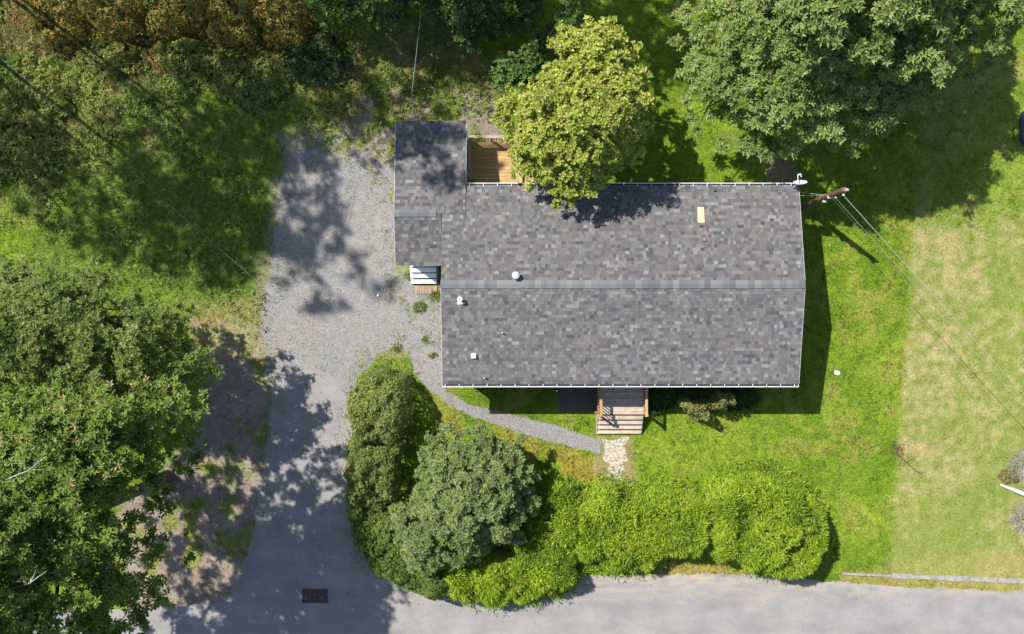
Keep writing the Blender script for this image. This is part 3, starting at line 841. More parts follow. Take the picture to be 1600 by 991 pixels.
gx, gy, _ = W(492.5, 931.5)
dr = thing("drain_grate", "dark rusty drain grate set in the shaded asphalt", "drain grate", (gx, gy, 0))
gw, gh = 40/32.8/2, 21/32.8/2
copies(MB().box(-gw, gw, -.014, .014, .02, .045), "bar", M['iron'], dr, [(0, -gh+.03+i*.064, 0) for i in range(10)])
copies(MB().box(-.012, .012, -gh+.03, gh-.03, .0455, .052), "cross_bar", M['iron'], dr, [(-gw+.2+i*.2, 0, 0) for i in range(5)])
MB().box(-gw-.01, gw+.01, -gh-.01, gh+.01, .0165, .0195).build("pit", M['void'], dr)
m = MB().box(gw+.012, gw+.045, -gh-.03, gh+.03, .0, .047).box(-gw-.045, -gw-.012, -gh-.03, gh+.03, 0, .047); m.build("frame", M['concrete'], dr)

def rock(name, px, py, r, mat, label, cat, seed, sx=1.0, sz=.6):
    rr = np.random.default_rng(seed); m = MB(); k = 9
    rings = [(0.0, .75), (.35, 1.0), (.7, .75), (1.0, .25)]
    for z, s in rings:
        for i in range(k):
            a = 2*math.pi*i/k; q = r*s*rr.uniform(.85, 1.15)
            m.v.append((q*math.cos(a)*sx, q*math.sin(a), z*r*sz*2))
    for j in range(3):
        for i in range(k): m.f.append((j*k+i, j*k+(i+1) % k, (j+1)*k+(i+1) % k, (j+1)*k+i))
    m.f.append(tuple(3*k+i for i in range(k)))
    o = m.build(name, mat, None, True); o.location = W(px, py); o.rotation_euler.z = -.4
    return tag(o, label, cat)
rock("stone", 1308, 583, .12, M['whitestone'], "small white stone alone on the green lawn right of the house", "stone", 1, 1.5, .5)
rock("stone", 870, 611, .055, M['whitestone'], "tiny pale stone on the dark mulch beside the porch", "stone", 2)
rock("stone", 591, 462, .06, M['whitestone'], "small white stone on the sunlit gravel driveway", "stone", 3)
tb = W(1603, 200)
m = MB(); k = 20
for z, s in ((0.02, 1.0), (.30, .98), (.38, .80)):
    for i in range(k):
        a = 2*math.pi*i/k; sq = (abs(math.cos(a))**4+abs(math.sin(a))**4)**-.25
        m.v.append((.34*s*sq*math.cos(a), .80*s*sq*math.sin(a), z))
for j in range(2):
    for i in range(k): m.f.append((j*k+i, j*k+(i+1) % k, (j+1)*k+(i+1) % k, (j+1)*k+i))
m.f.append(tuple(2*k+i for i in range(k)))
m.v = [(a, b, c_-.02) for a, b, c_ in m.v]
o = m.build("dark_cover", M['tarp']); o.location = (tb[0], tb[1], 0)
tag(o, "dark blue low cover cut off by the right edge beside the oak's shadow", "cover")

# gravel stones and fallen leaves: uncountable
def scatter_stones():
    N = 11000
    x = RNG.uniform(-19, -2.9, N); y = RNG.uniform(-13, 8, N)
    k = (sdist(WP(DRIVE), x, y) > -.15) & (y > -4.5 - RNG.random(N)*3)
    x, y = x[k], y[k]
    x2 = RNG.uniform(-5.2, 4.3, 9000); y2 = RNG.uniform(-6.8, -1.2, 9000)
    k = sdist(WP(WALK), x2, y2) > -.06
    x = np.concatenate([x, x2[k]]); y = np.concatenate([y, y2[k]]); n = len(x)
    r = RNG.uniform(.012, .032, n); r[RNG.random(n) < .03] *= 1.8
    O = np.array([[1,0,0],[0,1,0],[-1,0,0],[0,-1,0],[0,0,.8]])
    ang = RNG.uniform(0, 6.28, n); ca, sa = np.cos(ang), np.sin(ang)
    V = np.zeros((n, 5, 3))
    sx = RNG.uniform(.7, 1.3, n)
    V[..., 0] = x[:, None] + r[:, None]*(O[:, 0]*ca[:, None]*sx[:, None] - O[:, 1]*sa[:, None])
    V[..., 1] = y[:, None] + r[:, None]*(O[:, 0]*sa[:, None]*sx[:, None] + O[:, 1]*ca[:, None])
    V[..., 2] = .006 + r[:, None]*O[:, 2]
    b = np.arange(n)[:, None]*5
    F = np.concatenate([b+np.array(q) for q in ([0,1,4],[1,2,4],[2,3,4],[3,0,4])])
    g = RNG.choice([.12, .18, .21, .25, .33], n, p=[.14, .27, .32, .21, .06])[:, None]*np.array([[1.0, .985, .975]])*RNG.uniform(.9, 1.1, (n, 3))
    o = np_obj("gravel_stones", V.reshape(-1, 3), F, M['stone'], None, np.repeat(g, 5, 0))
    tag(o, "loose grey gravel stones over the driveway and walkway", "gravel", kind="stuff")
scatter_stones()

# ------------------------------------------------------------------ foliage
def leaf_mesh(P, D, N, L, Wd, C, fold=.18):
    S = norm(np.cross(D, N)); N = norm(np.cross(S, D)); n = len(P)
    L = L[:, None]; Wd = Wd[:, None]
    mid = P + D*L*.48 + N*Wd*fold
    V = np.stack([P, mid + S*Wd*.5, P + D*L - N*L*.06, mid - S*Wd*.5], 1).reshape(-1, 3)
    F = np.arange(4*n).reshape(-1, 4)
    return V, F, np.repeat(C, 4, 0)
def rosettes(Cn, Ax, k, L, Wd, cols, rng, spread=.55, jitter=.35):
    """k leaves around each cluster centre"""
    n = len(Cn); ref = norm(rng.normal(size=(n, 3)))
    U = norm(np.cross(Ax, ref)); Vv = np.cross(Ax, U)
    Cn = np.repeat(Cn, k, 0); A = np.repeat(Ax, k, 0); U = np.repeat(U, k, 0); Vv = np.repeat(Vv, k, 0)
    th = np.tile(np.arange(k)*2*math.pi/k, n) + rng.normal(0, jitter, n*k)
    el = np.clip(rng.normal(spread, .3, n*k), -.3, 1.3)
    R = U*np.cos(th)[:, None] + Vv*np.sin(th)[:, None]
    D = norm(R*np.cos(el)[:, None] + A*np.sin(el)[:, None])
    N = norm(A*np.cos(el)[:, None] - R*np.sin(el)[:, None] + rng.normal(0, .2, (n*k, 3)))
    Ls = L*rng.uniform(.65, 1.2, n*k); Ws = Wd*rng.uniform(.75, 1.2, n*k)
    cc = np.repeat(cols, k, 0)*rng.uniform(.8, 1.22, (n*k, 1))
    return leaf_mesh(Cn + D*Ls[:, None]*.08, D, N, Ls, Ws, cc)

def in_poly_points(poly, n, rng):
    lo, hi = poly.min(0), poly.max(0); out = np.zeros((0, 2))
    while len(out) < n:
        p = rng.uniform(lo, hi, (n*3, 2)); out = np.vstack([out, p[sdist(poly, p[:, 0], p[:, 1]) > 0]])
    return out[:n]
def spaced(pts, n, rmin):
    keep = []
    for p in pts:
        if all((p[0]-q[0])**2 + (p[1]-q[1])**2 > rmin*rmin for q in keep):
            keep.append(p)
            if len(keep) >= n: break
    return np.array(keep)

def limb(mb, a, b, r0, r1, rng, bend=.12, seg=5):
    a = np.array(a, float); b = np.array(b, float); d = np.linalg.norm(b-a)
    off = rng.normal(0, bend*d, 3); off[2] = -abs(off[2])*.6
    pts = []; rr = []
    for i in range(seg+1):
        t_ = i/seg; p = a + (b-a)*t_ + off*math.sin(math.pi*t_)
        pts.append(p); rr.append(r0 + (r1-r0)*t_)
    mb.tube(pts, rr, 6, False)

def make_tree(name, label, cat, base, poly_px, ze, zlo, zhi, seed, puffs=60, pr=(.6, 1.1), clus=110, k=6, L=.17, Wd=.075,
              cols=((.07,.12,.035), (.11,.16,.05)), accent=None, trunk_r=.22, spread=.5, mat='leaf', group=None, poly_w=None,
              under=.35, flat=.7, twigs=True, dome=.5, gap=.62, limbs=34, rlim=.22):
    rng = np.random.default_rng(seed)
    poly = WP(poly_px, ze) if poly_w is None else np.array(poly_w)
    bx, by = base
    t_ = thing(name, label, cat, (bx, by, 0), group)
    cand = in_poly_points(poly, 3000, rng)
    rm = (pr[0]+pr[1])*.5
    pc = spaced(cand, puffs, rm*gap)
    d = sdist(poly, pc[:, 0], pc[:, 1]); dm = max(np.percentile(d, 97), .3); q = np.clip(d/dm, 0, 1)
    z = zlo + (zhi-zlo)*np.power(q, dome)*rng.uniform(.80, 1.0, len(pc)) + rng.normal(0, .095*(zhi-zlo), len(pc))*(.35+.65*q)
    rad = rng.uniform(*pr, len(pc)); rad = np.minimum(rad, rlim + d*.9)
    cen = np.stack([pc[:, 0], pc[:, 1], z], 1)
    # a lower, sparser layer
    m_ = int(len(pc)*under)
    if m_:
        inn = np.flatnonzero(q > .4); m_ = min(m_, len(inn)); idx = rng.choice(inn, m_, replace=False)
        low = cen[idx].copy(); low[:, :2] += rng.normal(0, .2, (m_, 2)); low[:, 2] = np.maximum(zlo*.75, low[:, 2] - rng.uniform(1.2, 3.0, m_))
        cen = np.vstack([cen, low]); rad = np.concatenate([rad, rad[idx]*1.05])
    n = len(cen)
    cnt = np.maximum((clus*(rad/rm)**2*rng.uniform(.75, 1.25, n)).astype(int), 6)
    ci = np.repeat(np.arange(n), cnt); N = len(ci)
    # leaf clusters sit along twigs that fan out and up from each bough end
    T = 9; axis = cen.mean(0)
    outw = cen - axis; outw[:, 2] = 0; outw = norm(outw + 1e-6)
    td = norm(rng.normal(size=(n, T, 3)).reshape(-1, 3)).reshape(n, T, 3)
    td[..., 2] = np.abs(td[..., 2])*1.1 - .2
    td = td + outw[:, None, :]*.45
    td = norm(td.reshape(-1, 3)).reshape(n, T, 3)
    tl = rng.uniform(.55, 1.3, (n, T))
    ti = rng.integers(0, T, N)
    dr = td[ci, ti]
    u_ = np.sqrt(rng.uniform(.06, 1, N))*tl[ci, ti]
    pos = cen[ci] + dr*(rad[ci]*u_)[:, None]*np.array([1, 1, flat]) + rng.normal(0, .13, (N, 3))*rad[ci][:, None]
    ax = norm(dr*.55 + np.array([0, 0, .75]) + rng.normal(0, .28, (N, 3)))
    c0, c1 = np.array(cols[0]), np.array(cols[1])
    tone = np.clip(rng.normal(.5, .25, n)[ci]*.5 + rng.random(N)*.5, 0, 1)[:, None]
    col = c0 + (c1-c0)*tone
    if accent is not None:
        ac, pa = accent; pick = rng.random(N) < pa; col[pick] = np.array(ac)*rng.uniform(.8, 1.2, (pick.sum(), 1))
    V, F, C = rosettes(pos, ax, k, L, Wd, col, rng, spread)
    V = V - np.array([bx, by, 0])
    np_obj("crown", V, F, M[mat], t_, C)
    mb = MB(); top = zlo + (zhi-zlo)*.35
    jx, jy = cen[:, 0].mean()*.5 + bx*.5 - bx, cen[:, 1].mean()*.5 + by*.5 - by
    pts = [(0, 0, -.25), (jx*.05, jy*.05, top*.25), (jx*.45, jy*.45, top*.62), (jx*.9, jy*.9, top)]
    mb.tube(pts, [trunk_r*1.35, trunk_r, trunk_r*.8, trunk_r*.5], 9)
    mb.build("trunk", M['bark'], t_, True)
    mb = MB(); sel = rng.choice(n, min(n, limbs), replace=False)
    for i in sel:
        s_ = rng.uniform(.5, 1); a = np.array(pts[2])*(1-s_) + np.array(pts[3])*s_
        limb(mb, a, cen[i]-np.array([bx, by, .1*rad[i]]), trunk_r*.34, .02, rng)
        if twigs:
            for _ in range(3):
                e = cen[i] - np.array([bx, by, 0]) + norm(rng.normal(size=(1, 3)))[0]*rad[i]*np.array([.9, .9, .5])
                limb(mb, cen[i]-np.array([bx, by, .1*rad[i]]), e, .02, .006, rng, .08, 3)
    mb.build("branches", M['bark'], t_)
    return t_

def make_shrub(name, label, cat, poly_px, zt, seed, dens=260, L=.17, Wd=.05, k=3, cols=((.10,.16,.012), (.15,.21,.02)), accent=None,
               mat='needle', group=None, edge=.9, out=.75, bumps=.18, spread=.7, ze=None, inner=.35, rim=0.0):
    rng = np.random.default_rng(seed)
    poly = WP(poly_px, zt*.5 if ze is None else ze)
    lo, hi = poly.min(0), poly.max(0)
    cx_, cy_ = poly.mean(0)
    t_ = thing(name, label, cat, (cx_, cy_, 0), group)
    area = .5*abs(np.dot(poly[:, 0], np.roll(poly[:, 1], 1)) - np.dot(poly[:, 1], np.roll(poly[:, 0], 1)))
    n = int(area*dens*1.25)
    p = in_poly_points(poly, n, rng)
    # extra samples along the rim for the steep sides
    dd = sdist(poly, p[:, 0], p[:, 1]); rim_ = rim; rim = p[dd < edge*.35]
    p = np.vstack([p, rim + rng.normal(0, .05+rim_, rim.shape), rim + rng.normal(0, .05, rim.shape)])
    def hz(x, y):
        d_ = np.clip((sdist(poly, x, y) + (fbm(x, y, .8, seed)-.5)*.9)/edge, 0, 1)
        return zt*np.sqrt(np.clip(1-(1-d_)**2, 0, 1))*(1 - bumps*.5 + bumps*(fbm(x, y, .9, seed+7)*2-.5))
    x, y = p[:, 0], p[:, 1]; z = hz(x, y); e = .12
    gx_ = (hz(x+e, y)-hz(x-e, y))/(2*e); gy_ = (hz(x, y+e)-hz(x, y-e))/(2*e)
    nrm_ = norm(np.stack([-gx_, -gy_, np.ones_like(x)*.8], 1))
    fall = rng.random(len(x)); deep = fall < inner
    z = np.where(deep, z*rng.uniform(.45, .95, len(x)), z - rng.uniform(0, .10, len(x)))
    z = z + (vnoise(x, y, .30, seed+21)-.6)*bumps*.75*np.clip(z, 0, 1)
    z = np.maximum(z, .04 + rim_*rng.random(len(z))*2.5)
    ok = z < zt*1.6
    pos = np.stack([x, y, z], 1)[ok]; nrm_ = nrm_[ok]
    rad_ = norm(np.stack([pos[:, 0]-cx_, pos[:, 1]-cy_, np.zeros(len(pos))], 1))
    ax = norm(nrm_*out + rad_*.35 + rng.normal(0, .33, pos.shape) + np.array([0, 0, .15]))
    c0, c1 = np.array(cols[0]), np.array(cols[1])
    tone = np.clip(fbm(pos[:, 0], pos[:, 1], .8, seed+3)*1.4-.45 + rng.random(len(pos))*.75, 0, 1)[:, None]
    col = c0 + (c1-c0)*tone
    if accent is not None:
        ac, pa = accent; pick = rng.random(len(pos)) < pa; col[pick] = np.array(ac)*rng.uniform(.75, 1.2, (pick.sum(), 1))
    V, F, C = rosettes(pos, ax, k, L, Wd, col, rng, spread, .5)
    V[:, 2] = np.maximum(V[:, 2], .015)
    np_obj("foliage", V - np.array([cx_, cy_, 0]), F, M[mat], t_, C)
    mb = MB(); st = spaced(in_poly_points(poly, 300, rng), 14, .35)
    for q in st:
        dq = sdist(poly, np.array([q[0]]), np.array([q[1]]))[0]
        h = float(hz(np.array([q[0]]), np.array([q[1]]))[0])
        if h < .2: continue
        b0 = np.array([cx_, cy_])*.9 + q*.1
        limb(mb, (b0[0]-cx_, b0[1]-cy_, -.05), (q[0]-cx_, q[1]-cy_, h*.85), .03, .008, rng, .08, 4)
    mb.build("stems", M['twig'], t_)
    return t_

# ---- trees in view
OAKC = ((.100, .165, .034), (.260, .325, .098))
big_oak = make_tree("oak_tree", "broad oak with large pale green leaf rosettes behind the house's right end", "tree", W(1235, 120)[:2],
    [(1060,-120),(1082,-30),(1060,30),(1066,75),(1056,120),(1095,150),(1100,190),(1135,195),(1145,222),(1190,236),(1240,240),(1290,225),(1345,228),(1360,205),(1400,190),(1440,170),(1470,150),(1490,110),(1560,100),(1575,60),(1592,30),(1560,-40),(1540,-150),(1300,-200)],
    5.7, 3.6, 12.6, 21, 190, (.5, 1.05), 100, 7, .21, .080, OAKC, ((.25, .24, .12), .04), .34, .35, 'leaf_gloss', None, None, .4, .6, True, .66, .78)
make_tree("maple_tree", "bright yellow green maple overhanging the back gutter and deck", "tree", W(880, 215)[:2],
    [(962,10),(975,50),(980,75),(1005,55),(985,110),(1022,95),(1010,130),(1028,150),(1018,175),(1025,190),(1005,215),(1000,245),(965,260),(950,275),(945,290),(900,312),(868,316),(862,285),(828,288),(805,264),(796,232),(800,205),(766,180),(796,152),(796,134),(840,135),(845,110),(870,105),(860,70),(870,45),(915,45),(925,25),(950,40)],
    5.6, 4.2, 9.0, 22, 270, (.28, .58), 50, 5, .14, .10, ((.165, .222, .024), (.370, .410, .072)), ((.40, .37, .12), .10), .17, .4, 'leaf', None, None, .3, .8, True, .6, .88)
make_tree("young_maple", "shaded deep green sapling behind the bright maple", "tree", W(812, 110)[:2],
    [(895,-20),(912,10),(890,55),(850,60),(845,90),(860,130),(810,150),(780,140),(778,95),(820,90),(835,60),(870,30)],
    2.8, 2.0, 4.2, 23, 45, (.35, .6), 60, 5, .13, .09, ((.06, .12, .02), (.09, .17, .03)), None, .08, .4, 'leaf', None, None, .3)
make_tree("oak_tree", "dense left oak with dappled fine leaves above the driveway's shaded lawn", "tree", W(215, 500)[:2],
    [(-120,400),(20,405),(60,395),(75,420),(130,402),(160,430),(180,425),(200,470),(255,470),(300,490),(275,530),(320,545),(345,575),(320,600),(290,590),(270,640),(200,650),(100,640),(0,630),(-130,620)],
    6.3, 4.4, 10.2, 24, 185, (.38, .85), 84, 6, .13, .056, ((.080, .135, .022), (.215, .265, .070)), ((.30, .26, .12), .05), .22, .4, 'leaf_gloss', None, None, .4, .65, True, .6, .68)
tb_ = make_tree("oak_tree", "tall oak filling the lower left corner with bright leaf rosettes and grey dead twigs", "tree", W(262, 745)[:2],
    [(-160,600),(60,610),(150,600),(220,605),(270,625),(275,665),(255,690),(280,740),(235,760),(225,800),(250,850),(215,880),(250,915),(215,960),(195,1000),(150,1080),(60,1130),(-200,1130)],
    11.5, 7.0, 18.5, 25, 320, (.5, 1.1), 74, 7, .185, .074, ((.060, .112, .018), (.205, .275, .050)), ((.30, .25, .11), .05), .26, .35, 'leaf_gloss', None, None, .35, .6, True, .6, .60)
# bleached dead branch in its crown
mb = MB(); rng = np.random.default_rng(5); bl_ = np.array([tb_.location.x, tb_.location.y, 0])
def tz(px, py, z): return np.array(W(px, py, z)) - bl_
Z0 = 16.0
path_ = [(-10,760,Z0-1.2),(20,745,Z0-.6),(45,735,Z0),(60,722,Z0+.3),(73,713,Z0+.4)]
mb.tube([tz(*p) for p in path_], [.022, .018, .014, .010, .005], 6)
for a, b in (((48,732,Z0),(35,725,Z0+.2)), ((35,725,Z0+.2),(17,725,Z0+.3)), ((48,732,Z0),(68,734,Z0+.2)), ((35,725,Z0+.2),(29,717,Z0+.3)), ((56,726,Z0+.2),(54,714,Z0+.4))):
    limb(mb, tz(*a), tz(*b), .010, .004, rng, .05, 4)
mb.build("dead_branch", M['deadwood'], tb_); mb = MB()
for a, b in (((-5,935,Z0-1.5),(45,912,Z0-.6)), ((45,912,Z0-.6),(73,892,Z0)), ((45,912,Z0-.6),(56,890,Z0-.2))):
    limb(mb, tz(*a), tz(*b), .022, .006, rng, .06, 5)
mb.build("dead_branch", M['deadwood'], tb_)
make_tree("broadleaf_tree", "small grey green tree rising between the side hedge and the yews", "tree", W(738, 748)[:2],
    [(668,690),(700,665),(720,680),(745,668),(775,672),(770,695),(800,690),(822,690),(818,725),(840,745),(825,765),(835,800),(800,830),(820,850),(770,850),(740,885),(700,880),(680,900),(640,880),(620,850),(612,800),(650,770),(655,735),(648,710)],
    3.0, 1.9, 5.0, 26, 130, (.25, .55), 80, 7, .15, .058, ((.100, .155, .042), (.245, .295, .115)), ((.30, .30, .03), .02), .11, .35, 'leaf_gloss', None, None, .5, .7, True, .6, .78)

# ---- trees on the upper and left margin, whose shade falls across the yard
MC = ((.045, .085, .018), (.085, .13, .03))
def round_poly(cx_, cy_, r, seed, k=16):
    rr = np.random.default_rng(seed); return [(cx_ + r*rr.uniform(.75, 1.2)*math.cos(2*math.pi*i/k), cy_ + r*rr.uniform(.75, 1.2)*math.sin(2*math.pi*i/k)) for i in range(k)]
MARG = [ # where its shade falls (photo px), crown radius, mid height, label
    (480, 330, 3.6, 24.5, 40, "tall woodland tree rooted in the brush at the very corner of the upper left margin"),
    (335, 235, 3.8, 20.5, 36, "tall woodland tree beyond the upper left corner"),
    (185, 335, 3.3, 21.0, 30, "tall slim woodland tree beyond the left edge beside the weed clumps"),
    (60, 245, 3.0, 19.0, 20, "farthest left woodland tree beyond the left edge"),
    (440, 425, 2.3, 26.0, 44, "slim woodland tree beyond the left edge, nearest the corner"),
    (345, 385, 2.8, 25.0, 32, "tallest woodland tree beyond the left edge, behind the slim ones"),
    (425, 195, 3.0, 22.0, 28, "woodland tree behind the left end of the brush, beyond the top edge"),
    (550, 150, 2.6, 20.0, 30, "woodland tree behind the golden brush, beyond the top edge"),
    (742, 300, 2.3, 22.0, 54, "woodland tree behind the rusty brush, beyond the top edge"),
    (690, 90, 3.2, 18.0, 34, "woodland tree behind the right end of the brush, beyond the top edge"),
    (850, 80, 3.2, 17.0, 38, "woodland tree at the top margin left of the hanging cable"),
    (985, 20, 2.6, 16.0, 40, "woodland tree at the top margin above the cable"),
    (1062, 70, 2.6, 16.0, 46, "woodland tree at the top margin behind the bright maple"),
]
for i, (sx_, sy_, r, zm, cl_, lab) in enumerate(MARG):
    b = W(sx_, sy_); b = (b[0] - .8*zm/1.358, b[1] + .6*zm/1.358)
    h = zm + r*.95
    make_tree("woodland_tree", lab, "tree", b, None, 0, zm*.6, h, 40+i, 42, (.5, 1.05), cl_, 5, .22, .10, MC, None, .09, .4, 'leaf', "woodland trees along the upper and left margin", round_poly(b[0], b[1], r, 60+i), .3, .7, False, .5, .88, 20)

# low green trees at the top edge
make_tree("hazel_tree", "low dark green tree leaning in at the top edge left of the cable", "tree", W(560, -12)[:2],
    [(470,-60),(480,10),(500,30),(540,20),(580,35),(640,30),(660,45),(690,35),(690,-60)], 3.0, 1.8, 4.0, 71, 50, (.45, .8), 60, 5, .16, .08, ((.05, .10, .02), (.085, .15, .03)), None, .09, .4, 'leaf', None, None, .4)
make_tree("hazel_tree", "low dark green tree at the top edge between the cable and the maple", "tree", W(735, 0)[:2],
    [(680,-60),(685,30),(710,50),(735,75),(750,60),(770,40),(820,40),(845,20),(850,-60)], 3.2, 2.0, 4.4, 72, 50, (.45, .8), 60, 5, .16, .08, ((.045, .095, .022), (.08, .14, .03)), None, .09, .4, 'leaf', None, None, .4)

# ---- hedges and yews
HC = ((.095, .150, .022), (.225, .270, .075))
hk = dict(dens=300, L=.10, Wd=.052, k=5, cols=HC, accent=((.27, .23, .13), .10), mat='leaf', edge=.6, bumps=.5, spread=.5, rim=.12)
make_shrub("hedge_shrub", "upper rounded shrub of the clipped hedge between driveway and lawn", "shrub", [(555,610),(575,582),(605,572),(634,588),(644,615),(642,650),(628,690),(600,700),(560,695),(545,650)], 2.5, 81, group="clipped hedge by the driveway", **hk)
make_shrub("hedge_shrub", "middle shrub of the clipped hedge, next to the grey green tree", "shrub", [(548,690),(600,685),(632,690),(622,730),(618,770),(600,800),(550,795),(540,740)], 2.3, 82, group="clipped hedge by the driveway", **hk)
hk['cols'] = ((.075, .135, .020), (.165, .225, .045)); hk['accent'] = ((.18, .16, .06), .05)
make_shrub("hedge_shrub", "lowest shrub of the clipped hedge at the driveway's mouth", "shrub", [(540,775),(600,785),(630,800),(680,880),(720,900),(690,935),(640,920),(580,890),(552,840)], 1.9, 83, group="clipped hedge by the driveway", **hk)
YC = ((.062, .140, .008), (.285, .390, .024))
yk = dict(dens=330, L=.24, Wd=.046, k=3, cols=YC, accent=((.30, .25, .06), .05), mat='needle', edge=.95, bumps=.55, spread=.85, rim=.22)
make_shrub("yew_bush", "large round yew with spiky shoots at the right end of the roadside row", "shrub", [(1115,765),(1160,738),(1215,738),(1255,760),(1285,800),(1292,840),(1275,885),(1230,900),(1190,895),(1150,880),(1110,862),(1098,810)], 2.35, 84, group="yews along the road", **yk)
make_shrub("yew_bush", "wide middle yew of the roadside row below the broken path", "shrub", [(905,775),(950,758),(1000,770),(1060,765),(1105,785),(1112,850),(1085,865),(1040,875),(1000,890),(950,893),(905,875),(890,830)], 2.1, 85, group="yews along the road", **yk)
make_shrub("yew_bush", "low yew at the left of the roadside row, its edge hanging over the asphalt", "shrub", [(700,870),(740,858),(790,870),(840,855),(900,870),(905,905),(880,930),(820,940),(750,942),(700,930),(682,905)], 2.1, 86, group="yews along the road", **yk)
make_shrub("yew_bush", "half shaded yew just right of the grey green tree", "shrub", [(830,770),(870,755),(905,765),(912,820),(900,868),(850,860),(805,862),(800,835),(828,810)], 1.8, 87, group="yews along the road", **yk)
make_shrub("azalea_bush", "sparse olive bush with tan leaves under the front eave", "shrub", [(1058,628),(1085,625),(1110,618),(1150,614),(1146,632),(1128,640),(1108,645),(1105,658),(1090,660),(1075,645)], 2.05, 88, dens=420, L=.08, Wd=.045, k=5, cols=((.14,.165,.045), (.30,.315,.10)), accent=((.16,.085,.06), .12), mat='leaf', edge=.4, bumps=.4, spread=.45)
make_shrub("hosta_plant", "leafy dark green plant in the eave's shade right of the porch", "plant", [(1010,612),(1040,608),(1056,622),(1048,642),(1020,645),(1010,632)], .45, 89, dens=160, L=.16, Wd=.08, k=5, cols=((.05,.11,.02), (.08,.16,.03)), mat='leaf', edge=.5)
make_shrub("foundation_shrub", "low dark shrub between the olive bush and the front wall", "plant", [(1056,604),(1100,603),(1180,606),(1190,622),(1165,640),(1140,640),(1100,622),(1062,620)], .6, 90, dens=220, L=.12, Wd=.06, k=5, cols=((.045,.095,.02), (.075,.14,.03)), mat='leaf', edge=.4)

# ---- brush at the upper left
OB = ((.14, .13, .026), (.40, .28, .065))
GB = ((.10, .16, .026), (.29, .32, .09))
brush = [
 ([(40,-30),(110,-20),(150,25),(130,60),(70,70),(40,40)], 1.7, OB, "orange brown brush at the far left of the top edge"),
 ([(130,-30),(220,-30),(235,30),(200,60),(150,55),(130,20)], 1.9, OB, "golden brush second from the left along the top edge"),
 ([(215,-30),(320,-30),(330,35),(280,65),(225,50)], 1.8, OB, "rusty brush at the middle of the top left thicket"),
 ([(310,-30),(400,-30),(410,40),(395,75),(340,70),(315,35)], 1.8, OB, "rust and green brush right of the thicket's middle"),
 ([(395,-30),(480,-30),(490,40),(470,75),(420,70),(395,30)], 1.7, OB, "darkest orange brush at the right end of the thicket"),
 ([(120,60),(190,60),(205,95),(180,120),(130,105)], 1.0, GB, "light green bramble just below the golden brush"),
 ([(250,60),(330,65),(335,100),(300,125),(255,105)], 1.0, GB, "pale leafy bramble below the rusty brush"),
 ([(20,110),(90,120),(110,170),(70,200),(20,180)], .8, GB, "sunlit weed clump near the left edge above the lawn"),
 ([(-20,185),(60,190),(90,235),(60,270),(-20,265)], .8, GB, "yellow green weed clump touching the left edge"),
 ([(440,60),(520,50),(545,95),(520,130),(455,120)], 1.0, ((.05,.10,.025),(.11,.16,.05)), "deep green bramble beyond the weedy end of the driveway"),
 ([(330,80),(440,85),(450,140),(400,165),(340,145)], .7, GB, "low leafy weeds between the thicket and the dark lawn"),
]
for i, (pl, h, cl, lab) in enumerate(brush):
    make_shrub("brush_shrub", lab, "shrub", pl, h, 120+i, dens=150, L=.13, Wd=.06, k=4, rim=.22, cols=cl, accent=((.12,.16,.04), .38) if cl is OB else ((.25,.22,.08), .08), mat='leaf', group="brush at the upper left", edge=.8, bumps=.7, spread=.5, inner=.5)

def ground_weeds():
    N = 100000; x = RNG.uniform(-26, 4, N); y = RNG.uniform(-1, 17, N)
    w_ = mask(WEEDS, x, y, .8, 1, 1.2, 61)*.8 + mask(BRUSH, x, y, .8, 1, 1.2, 62)*.7 + mask(BACK, x, y, 1, 1, 1.2, 63)*.22 + mask(LAWN_TL, x, y, 1.5, 1, 1.2, 64)*.12
    w_ *= sstep(.38, .62, fbm(x, y, 1.1, 65))
    k = (RNG.random(N) < w_) & (sdist(WP(DRIVE), x, y) < 0) & (sdist(WP([(614,185),(735,185),(735,290),(614,420)]), x, y) < 0)
    x, y = x[k], y[k]; n = len(x); h = fbm(x, y, .9, 66)*.8*RNG.random(n)
    P = np.stack([x, y, .04 + h], 1)
    t_ = np.clip(fbm(x, y, 1.6, 67)*1.8-.4, 0, 1)[:, None]
    c = np.array([[.085, .155, .024]])*(1-t_) + np.array([[.25, .28, .06]])*t_
    br_ = (mask(BRUSH, x, y, .8, 1, 1.2, 62) > .5) & (RNG.random(n) < .6); c[br_] = np.array([.24, .15, .04])*RNG.uniform(.6, 1.3, (br_.sum(), 1))
    V, F, C = rosettes(P, norm(np.array([[0, 0, 1.]]) + RNG.normal(0, .35, (n, 3))), 4, .14, .062, c, RNG, .4)
    V[:, 2] = np.maximum(V[:, 2], .02)
    tag(np_obj("ground_weeds", V, F, M['leaf'], None, C), "tangled leafy weeds over the upper left of the yard", "weeds", kind="stuff")
ground_weeds()

# weeds by the side steps
for px, py, r, lab in ((640,430,.30,"weed tuft left of the white side steps"), (680,463,.32,"weed tuft right below the slatted pad"), (655,478,.35,"flat weed patch below the slatted pad"), (664,530,.16,"tiny dark weed on the gravel near the house's corner"), (676,555,.18,"small weed by the house wall beside the gravel walk"), (622,543,.22,"small weed at the tip of the grass wedge")):
    poly_ = [(px + r*32.8*math.cos(a)*random.uniform(.7, 1.1), py + r*24*math.sin(a)*random.uniform(.7, 1.1)) for a in np.linspace(0, 2*math.pi, 9)[:-1]]
    make_shrub("weed", lab, "weed", poly_, .22, int(px*7+py), dens=190, L=.09, Wd=.03, k=4, cols=((.10,.15,.015), (.17,.22,.03)), mat='blade', edge=.25, ze=0)

